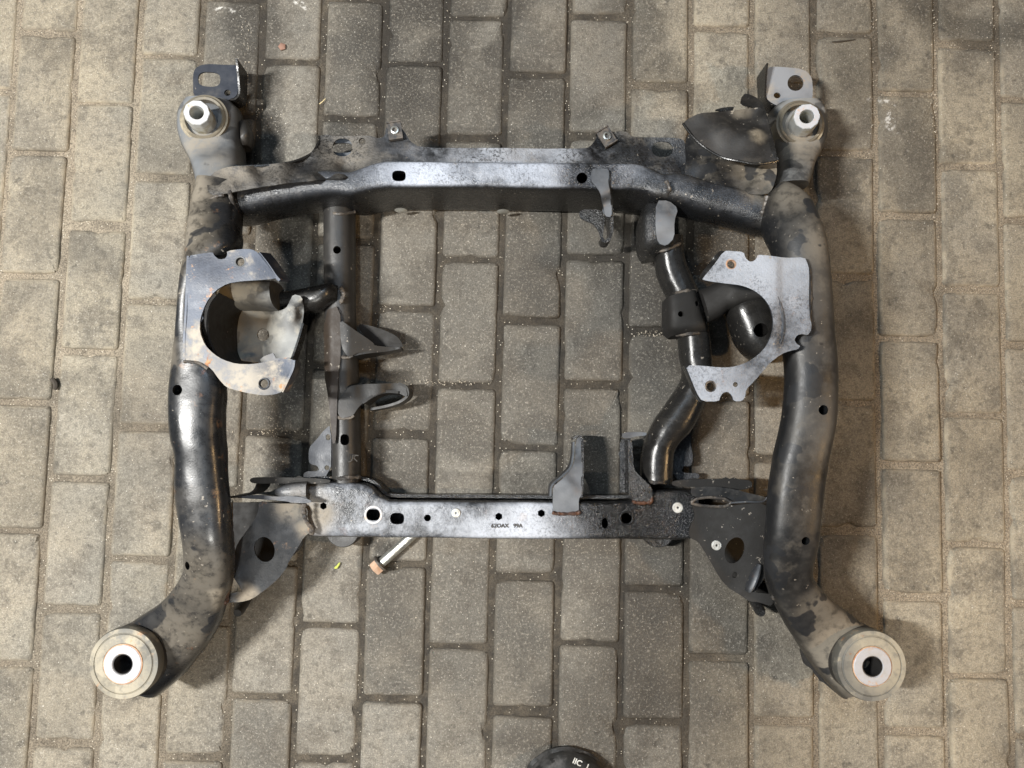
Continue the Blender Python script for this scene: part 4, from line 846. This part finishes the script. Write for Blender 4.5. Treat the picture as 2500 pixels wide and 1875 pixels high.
# --- gussets
gzl = lambda p: .104 - .016 * max(0, min(1, (p[0] - 620) / 130)) + .010 * max(0, min(1, (620 - p[0]) / 50)) * max(0, min(1, (p[1] - 1360) / 60))
gl = part('gusset_plate', plate(t6(850, 1005, 1000, 1030, 1240, 1030, 1300, 1090, 1290, 1160, 1345, 1270, 1260, 1330, 1210, 1420, 1120, 1560) + b1(2074, 150, 1980, 270, 1860, 370, 1720, 470, 1600, 500, 1500, 500, 1400, 530, 1320, 440, 1370, 330, 1420, 200, 1450, 110) + t6(625, 1500, 660, 1390, 740, 1280, 820, 1170, 855, 1080),
     gzl, [ell(t6(906, 1443)[0], 25, 31, -.3), b1(1520, 222, 1627, 392, 1478, 412)], .0035, 1, 9), M_GUSL, label='left lower gusset plate with an oval hole')
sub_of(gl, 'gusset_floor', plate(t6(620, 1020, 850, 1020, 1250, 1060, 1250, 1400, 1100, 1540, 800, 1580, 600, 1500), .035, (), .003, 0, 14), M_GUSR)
bead(t6(1265, 1030, 1260, 1110, 1285, 1190, 1330, 1250, 1330, 1300), [.103, .102, .10, .095, .09], .0035, None, gl).matrix_parent_inverse = gl.matrix_world.inverted()
bead(b1(1370, 440, 1420, 380, 1450, 450, 1440, 500), [.126, .13, .126, .12], .006, M_WRUST, gl).matrix_parent_inverse = gl.matrix_world.inverted()
def ss_(a, b, x):
    t = max(0, min(1, (x - a) / (b - a))); return t * t * (3 - 2 * t)
gzr = lambda p: .097 + .014 * ss_(1690, 1880, p[0]) - .008 * ss_(1330, 1480, p[1]) * ss_(1860, 1780, p[0])
gr_ = part('gusset_plate', plate(t8(690, 835, 790, 860, 1000, 870, 1380, 830, 1385, 1000, 1360, 1200, 1365, 1400) + b2(280, 180, 330, 260, 340, 420, 372, 470, 345, 545, 220, 498, 120, 490, 50, 440, -30, 390) + t8(1020, 1600, 950, 1520, 870, 1380, 800, 1260, 755, 1190, 670, 1150, 680, 1050, 730, 960),
     gzr, [ell(t8(1080, 1266)[0], 23, 33, .35), ell(t8(1080, 1486)[0], 6.5, 8.5, .2, 6), b2(278, 252, 325, 415, 182, 398)], .0035, 1, 9), M_GUSR, label='right lower gusset plate, dark brown black, with an oval hole')
plug(t8(920, 1222)[0], .0066, gzr(t8(920, 1222)[0]) + .0012, gr_)
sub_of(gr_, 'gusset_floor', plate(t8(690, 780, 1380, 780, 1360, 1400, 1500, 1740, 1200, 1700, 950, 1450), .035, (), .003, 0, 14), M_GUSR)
sub_of(gr_, 'pressed_rib', sweep([st(*b2(85, 385, 130, 390), .118, .095, 2.2), st(*b2(90, 330, 165, 345), .124, .095, 2.2), st(*b2(140, 200, 215, 230), .124, .095, 2.2), st(*b2(190, 100, 235, 120), .116, .095, 2.2)], 5, 16), M_BRK)
bead(b2(360, 440, 420, 450, 470, 500), [.125, .13, .13], .005, M_WELD, gr_).matrix_parent_inverse = gr_.matrix_world.inverted()
for (c, m) in ((b1(1665, 530)[0], M_LTUBE), (b2(163, 530)[0], M_OILY)):
    part('locating_pin', lathe([(.0001, 0), (.0085, 0), (.0085, .035), (.006, .042), (.0001, .042)], P(c, .02) + Vector((0, .010, 0)), (0, -.35, 1), 20), m)
# lower seat lips between rails and crossmember
part('seat_lip', plate(t6(770, 822, 790, 798, 850, 792, 1080, 795, 1300, 800, 1500, 812, 1490, 850, 1100, 850, 900, 850, 800, 848), .088, (), .004, 1, 8), M_GUSR, label='dark rounded lip left of the lower crossmember')
part('seat_wall', ribbon(t6(840, 850, 820, 900, 760, 950, 690, 965, 600, 972), [.085, .085, .09, .098, .10], [.02] * 5, .003, 5), M_GUSR)
part('seat_plate', plate(t6(600, 975, 700, 962, 860, 950, 1000, 970, 1180, 960, 1330, 1000, 1320, 1025, 1200, 1025, 1060, 1005, 850, 990), .112, (), .003, 1, 7), M_BRL)
part('crossmember_end', sweep([st(*t6(1050, 870, 1060, 960), .094, .03, 3), st(*t6(1120, 840, 1120, 990), .102, .02, 3), st(*t6(1220, 822, 1220, 1010), .103, .02, 3.2), st(*t6(1330, 815, 1330, 1010), .101, .02, 3.5)], 5, 24), M_LOW)
part('seat_lip', plate(t8(520, 640, 700, 628, 1000, 622, 1200, 630, 1240, 655, 1238, 705, 1100, 730, 800, 700, 520, 690), .088, (), .004, 1, 8), M_GUSR, label='dark rounded lip right of the lower crossmember')
part('seat_plate', plate(t8(690, 700, 900, 690, 1100, 720, 1200, 750, 1380, 790, 1370, 830, 1000, 820, 760, 790, 690, 770), .098, (), .003, 1, 8), M_RIGHT)
for (pts, zz) in ((t8(690, 838, 740, 805, 850, 790, 980, 800, 1050, 835), .104), (t8(690, 842, 770, 862, 900, 872, 1000, 868, 1050, 838), .103)):
    bead(pts, zz, .0022, M_WELD)
part('seam_edge', tube3([P(p, .112) for p in t8(1050, 838, 1180, 830, 1330, 828, 1372, 790)], .0014, 8, 5), M_BRK)
for pth, zz in ((F(700, 456, 730, 462, 766, 458), [.055, .078, .06]), (F(722, 1030, 750, 1031, 778, 1030), [.06, .077, .06]), (F(499, 1085, 500, 1130, 503, 1180, 503, 1225), .112), (t8(1388, 835, 1378, 1000, 1360, 1200, 1366, 1420), .112),
                (t5(548, 615, 640, 590, 735, 592), [.085, .1, .085]), (t5(560, 985, 700, 975, 838, 962), [.075, .094, .07]), (b4(1120, 970, 1210, 955, 1330, 900), [.09, .098, .09]),
                (t4(182, 1222, 250, 1228, 330, 1240, 400, 1290), .206), (t5(1758, 400, 1762, 600, 1758, 850, 1772, 930), .208), (b5(1050, 835, 1200, 842, 1370, 838), [.06, .083, .06]), (t6(1505, 800, 1620, 806, 1765, 800), [.05, .079, .05]),
                (t3(650, 1265, 680, 1330, 650, 1400), [.148, .150, .13])):
    bead(pth, zz, .0028)
# sheet scraps under the lower arms
part('arm_flange', plate(b1(1130, 940, 1180, 930, 1155, 1060, 1120, 1130, 1050, 1170, 960, 1270, 890, 1312, 860, 1300, 960, 1150, 1060, 1040), .048, (), .003, 1, 7), M_CREAM)
part('arm_flange', plate(b1(940, 1120, 880, 1300, 800, 1380, 700, 1455, 690, 1440, 780, 1330, 860, 1220), .07, (), .003, 1, 7), M_LEFT)
part('arm_flange', plate(b2(630, 955, 700, 940, 820, 1120, 930, 1300, 1120, 1460, 1110, 1482, 1060, 1470, 900, 1335, 800, 1250, 760, 1180, 680, 1130, 655, 1060), .060, (), .003, 1, 7), M_TORN)

# ------------------------------------------------------------------ bolt on the ground
a = P(b6(520, 780)[0], .011); bpt = P(b6(1020, 330)[0], .011); ax = (bpt - a).normalized()
BOLT = tag(empty('bolt', (a.x, a.y, 0)), 'long zinc bolt with a rusty hexagonal flange head sticking out from under the lower crossmember', 'bolt')
def bp(n, me, m):
    o = link(n, me, m, None); o.parent = BOLT; o.matrix_parent_inverse = Matrix.Translation(-BOLT.location); return o
base = a - ax * .001
bp('shaft', lathe([(.0001, 0), (.0080, 0), (.0080, .130), (.0068, .134), (.0001, .134)], base, ax, 28), M_ZINC)
bp('flange', lathe([(.0001, -.0035), (.0150, -.0035), (.0156, -.0015), (.0150, 0), (.0001, .0005)], base, ax, 36), M_WELD)
bp('head', lathe([(.0001, -.016), (.0105, -.016), (.0122, -.0140), (.0122, -.0035), (.0001, -.0035)], base, ax, 36, (6, .009)), M_RBOLT)

# dry twig, chip and leaf scraps on the floor
def scrap(name, pts, r, mat, label, cat, group=None):
    o = link(name, tube3([P(p, .003) for p in pts], r, 7, 4, .6), mat, None); return tag(o, label, cat, group)
M_STRAW = mat_simple('dry_straw', (0.62, 0.52, 0.30), .8); M_TWIG = mat_simple('dark_twig', (0.05, 0.04, 0.03), .8); M_LEAF = mat_simple('yellow_leaf', (0.45, 0.50, 0.10), .7)
scrap('straw', t1(1400, 568, 1425, 548, 1455, 518), [.0009, .0008, .0005], M_STRAW, 'short pale straw on the pavers above the curved flange', 'straw')
scrap('twig', tile(1250, 0, 1.765)(1380, 180, 1420, 178, 1478, 170), [.0012, .0014, .0006], M_TWIG, 'thin dark twig lying on the pavers at the upper right', 'twig')
scrap('leaf_scrap', t6(1535, 1612, 1560, 1598, 1585, 1560), [.0016, .0024, .0006], M_LEAF, 'small yellow-green leaf scrap below the lower crossmember', 'leaf')
scrap('dirt_crumb', F(112, 818, 120, 830, 118, 842), [.003, .005, .003], M_TWIG, 'dark curled dirt crumb in the joint at the far left', 'crumb')
cp = link('stone_chip', lathe([(.0001, -.002), (.006, -.002), (.007, .001), (.004, .003), (.0001, .0035)], P(t1(1065, 52)[0], .002), M=5), mat_simple('orange_stone', (0.26, 0.15, 0.11), .8), None)
tag(cp, 'small orange stone chip in the upper left on a dark paver', 'stone')

# ------------------------------------------------------------------ person taking the picture: only the shoe tip is in view
M_SHOE = mat_simple('black_shoe', (0.010, 0.010, 0.010), .6, 0, (0.022, 0.021, 0.020), 40)
M_TOE = mat_simple('grey_toe_cap', (0.030, 0.030, 0.029), .5, 0, (0.085, 0.082, 0.08), 55, .45, .7, col3=(0.05, 0.05, 0.05))
M_CLOTH = mat_simple('dark_workwear', (0.03, 0.032, 0.04), .9, 0, (0.05, 0.052, 0.06), 30)
M_SKIN = mat_simple('skin', (0.50, 0.31, 0.23), .5)
M_HAIR = mat_simple('hair', (0.03, 0.02, 0.014), .6)
toe = P(b3(1090, 560)[0], .040)
PERS = tag(empty('person', (toe.x + .02, toe.y - .2, 0)), 'person standing at the bottom edge, only a black shoe tip in view', 'person')
def pp(n, me, m, par=None):
    o = link(n, me, m, None, 50); o.parent = par or PERS
    o.matrix_parent_inverse = Matrix.Translation(-PERS.location) if not par else Matrix.Identity(4); return o
def skin(verts, edges, radii, root=0, lv=2):
    me = bpy.data.meshes.new('s'); me.from_pydata(verts, edges, [])
    o = bpy.data.objects.new('s', me); COL.objects.link(o)
    md = o.modifiers.new('k', 'SKIN'); ss = o.modifiers.new('u', 'SUBSURF'); ss.levels = lv; ss.render_levels = lv
    lay = me.skin_vertices[0].data
    for i, r in enumerate(radii): lay[i].radius = (r, r) if not isinstance(r, tuple) else r; lay[i].use_root = (i == root)
    bpy.context.view_layer.update()
    m2 = bpy.data.meshes.new_from_object(o.evaluated_get(bpy.context.evaluated_depsgraph_get())); bpy.data.objects.remove(o); return m2
fx, fy = toe.x, toe.y - .13      # middle of the foot in view
f2x, f2y = fx + .27, fy - .10
hx, hy = fx + .13, fy - .16
v = [(hx, hy, .95), (fx + .03, fy - .10, .52), (fx + .01, fy - .14, .10), (f2x - .03, f2y - .07, .52), (f2x, f2y - .13, .10), (hx, hy - .01, 1.15), (hx, hy + .02, 1.38), (hx, hy + .03, 1.50), (hx, hy + .07, 1.60),
     (hx - .19, hy + .03, 1.41), (hx - .24, hy + .20, 1.16), (hx - .17, hy + .48, 1.30), (hx + .19, hy + .03, 1.41), (hx + .24, hy + .20, 1.16), (hx - .02, hy + .48, 1.32)]
e = [(0, 1), (1, 2), (0, 3), (3, 4), (0, 5), (5, 6), (6, 7), (7, 8), (6, 9), (9, 10), (10, 11), (6, 12), (12, 13), (13, 14)]
body = pp('body', skin(v, e, [.14, .085, .06, .085, .06, (.15, .11), (.17, .11), .06, .06, .07, .05, .035, .07, .05, .035]), M_CLOTH)
# head
bm = bmesh.new(); bmesh.ops.create_uvsphere(bm, u_segments=28, v_segments=20, radius=1)
for vv in bm.verts:
    x, y, z = vv.co; w = 1 - .18 * max(0, -z); q = Vector((x * .075 * w, y * .098, z * .118))
    if y > .5 and abs(x) < .22: q.y += .022 * math.exp(-((z + .12) / .18) ** 2) * (1 - abs(x) / .22)
    if y > .3: q.y -= .008 * math.exp(-((z - .08) / .12) ** 2) * math.exp(-((abs(x) - .4) / .15) ** 2)
    vv.co = q
bmesh.ops.rotate(bm, verts=bm.verts, cent=(0, 0, 0), matrix=Matrix.Rotation(-.6, 3, 'X')); bmesh.ops.translate(bm, verts=bm.verts, vec=(hx, hy + .11, 1.68))
me = bpy.data.meshes.new('head'); bm.to_mesh(me); bm.free(); pp('head', me, M_SKIN)
bm = bmesh.new(); bmesh.ops.create_uvsphere(bm, u_segments=24, v_segments=16, radius=1)
for vv in bm.verts:
    x, y, z = vv.co; vv.co = Vector((x * .082, y * .105 - .012, z * .12 + .014)) if z > -.2 or y < 0 else Vector((x * .06, y * .06, z * .09))
bmesh.ops.rotate(bm, verts=bm.verts, cent=(0, 0, 0), matrix=Matrix.Rotation(-.6, 3, 'X')); bmesh.ops.translate(bm, verts=bm.verts, vec=(hx, hy + .10, 1.685))
me = bpy.data.meshes.new('hair'); bm.to_mesh(me); bm.free(); pp('hair', me, M_HAIR)
# hands: palm, four fingers and thumb each
for s_, (wx, wy, wz) in ((1, (hx - .17, hy + .48, 1.30)), (-1, (hx - .02, hy + .48, 1.32))):
    vs = [(wx, wy, wz), (wx, wy + .05, wz)]; es = [(0, 1)]; rs = [.028, (.036, .016)]
    for i, L in enumerate((.055, .065, .06, .045)):
        ox = (i - 1.5) * .018; b0 = len(vs)
        vs += [(wx + ox, wy + .085, wz + .002), (wx + ox, wy + .085 + L * .5, wz + .003), (wx + ox + s_ * .008, wy + .085 + L * .8, wz - .016)]
        es += [(1, b0), (b0, b0 + 1), (b0 + 1, b0 + 2)]; rs += [.010, .009, .0075]
    b0 = len(vs); vs += [(wx + s_ * .035, wy + .045, wz + .008), (wx + s_ * .055, wy + .075, wz + .012)]; es += [(1, b0), (b0, b0 + 1)]; rs += [.012, .009]
    pp('hand', skin(vs, es, rs), M_SKIN)
def shoe(cx, cy, ang):
    """shoe with toe cap, pointing +y; cx,cy its toe"""
    rows = [(-.300, .034, .05), (-.28, .042, .085), (-.21, .046, .10), (-.14, .054, .085), (-.09, .064, .066), (-.055, .066, .056), (-.028, .058, .050), (-.012, .042, .044), (-.004, .026, .036), (0, .008, .03)]
    V = []; Mv = 24
    R = spline([list(r) for r in rows], 4)
    for (yy, hw, h) in R:
        for k in range(Mv):
            a_ = 2 * PI * k / Mv; c, s2 = math.cos(a_), math.sin(a_)
            x = hw * math.copysign(abs(c) ** .8, c); z = (h + .012) / 2 + (h - .012) / 2 * math.copysign(abs(s2) ** .8, s2)
            V.append((x, yy, z))
    Fc = []
    for i in range(len(R) - 1):
        for k in range(Mv):
            a_ = i * Mv + k; b_ = i * Mv + (k + 1) % Mv; Fc.append((a_, b_, b_ + Mv, a_ + Mv))
    Fc.append(tuple(range(Mv))); Fc.append(tuple((len(R) - 1) * Mv + k for k in range(Mv)))
    T = Matrix.Translation((cx, cy, 0)) @ Matrix.Rotation(ang, 4, 'Z')
    me = mesh_from(V, Fc); me.transform(T)
    sh = pp('shoe', me, M_SHOE)
    # rubber sole and toe bumper with wrinkles
    V = []; Fc = []; path = []
    for k in range(61):
        t = -1 + 2 * k / 60; a_ = t * 2.2
        r = .070; x = r * math.sin(a_) if abs(a_) < 1.57 else math.copysign(r, a_); y = -.060 + r * .90 * math.cos(a_) if abs(a_) < 1.57 else -.06 - (abs(a_) - 1.57) * .3
        path.append((x, y))
    prof = [(0, .002), (.002, .008), (.003, .014), (-.001, .018), (.000, .028), (-.004, .036), (-.010, .044), (-.018, .050), (-.024, .0515), (-.024, .040), (-.01, .002)]
    n = len(prof)
    for i, (x, y) in enumerate(path):
        x0, y0 = path[max(i - 1, 0)]; x1, y1 = path[min(i + 1, 60)]; tn = Vector((x1 - x0, y1 - y0)).normalized(); nn = Vector((-tn.y, tn.x)); 
        if nn.y * 1 < 0 and abs(x) < .03: nn = -nn
        nn = Vector((x, y + .06)).normalized() if y > -.06 else Vector((math.copysign(1, x), 0))
        for (d, z) in prof:
            wv = .0022 * noise.noise(Vector((x * 50, y * 50 + z * 260, 1)))
            V.append((x + nn.x * (d + wv), y + nn.y * (d + wv), z + (.0032 * noise.noise(Vector((x * 40, y * 110, z * 60 + 5))) if z > .02 else 0)))
    for i in range(60):
        for k in range(n):
            a_ = i * n + k; b_ = i * n + (k + 1) % n; Fc.append((a_, b_, b_ + n, a_ + n))
    me = mesh_from(V, Fc); me.transform(T); 
    b = link('toe_bumper', me, M_TOE, None, 50); b.parent = sh; b.matrix_parent_inverse = Matrix.Identity(4) if False else (Matrix.Translation(-PERS.location) @ Matrix.Identity(4)).inverted() @ Matrix.Translation(-PERS.location)
    return sh, T
sh, T = shoe(toe.x, toe.y, math.radians(-7)); shoe(f2x, f2y + .13, math.radians(-14))
tc = bpy.data.curves.new('print', 'FONT'); tc.body = 'IIC  1'; tc.size = .012; tc.extrude = .0002; tc.offset = .0003
to = bpy.data.objects.new('print', tc); COL.objects.link(to); bpy.context.view_layer.update()
tm = bpy.data.meshes.new_from_object(to.evaluated_get(bpy.context.evaluated_depsgraph_get())); bpy.data.objects.remove(to)
q = P(b3(1080, 640)[0], .0600); tm.transform(Matrix.Translation(q) @ Matrix.Rotation(math.radians(-24), 4, 'Z')); tm.materials.clear()
pr = link('lettering', tm, M_WHITE, None); pr.parent = sh
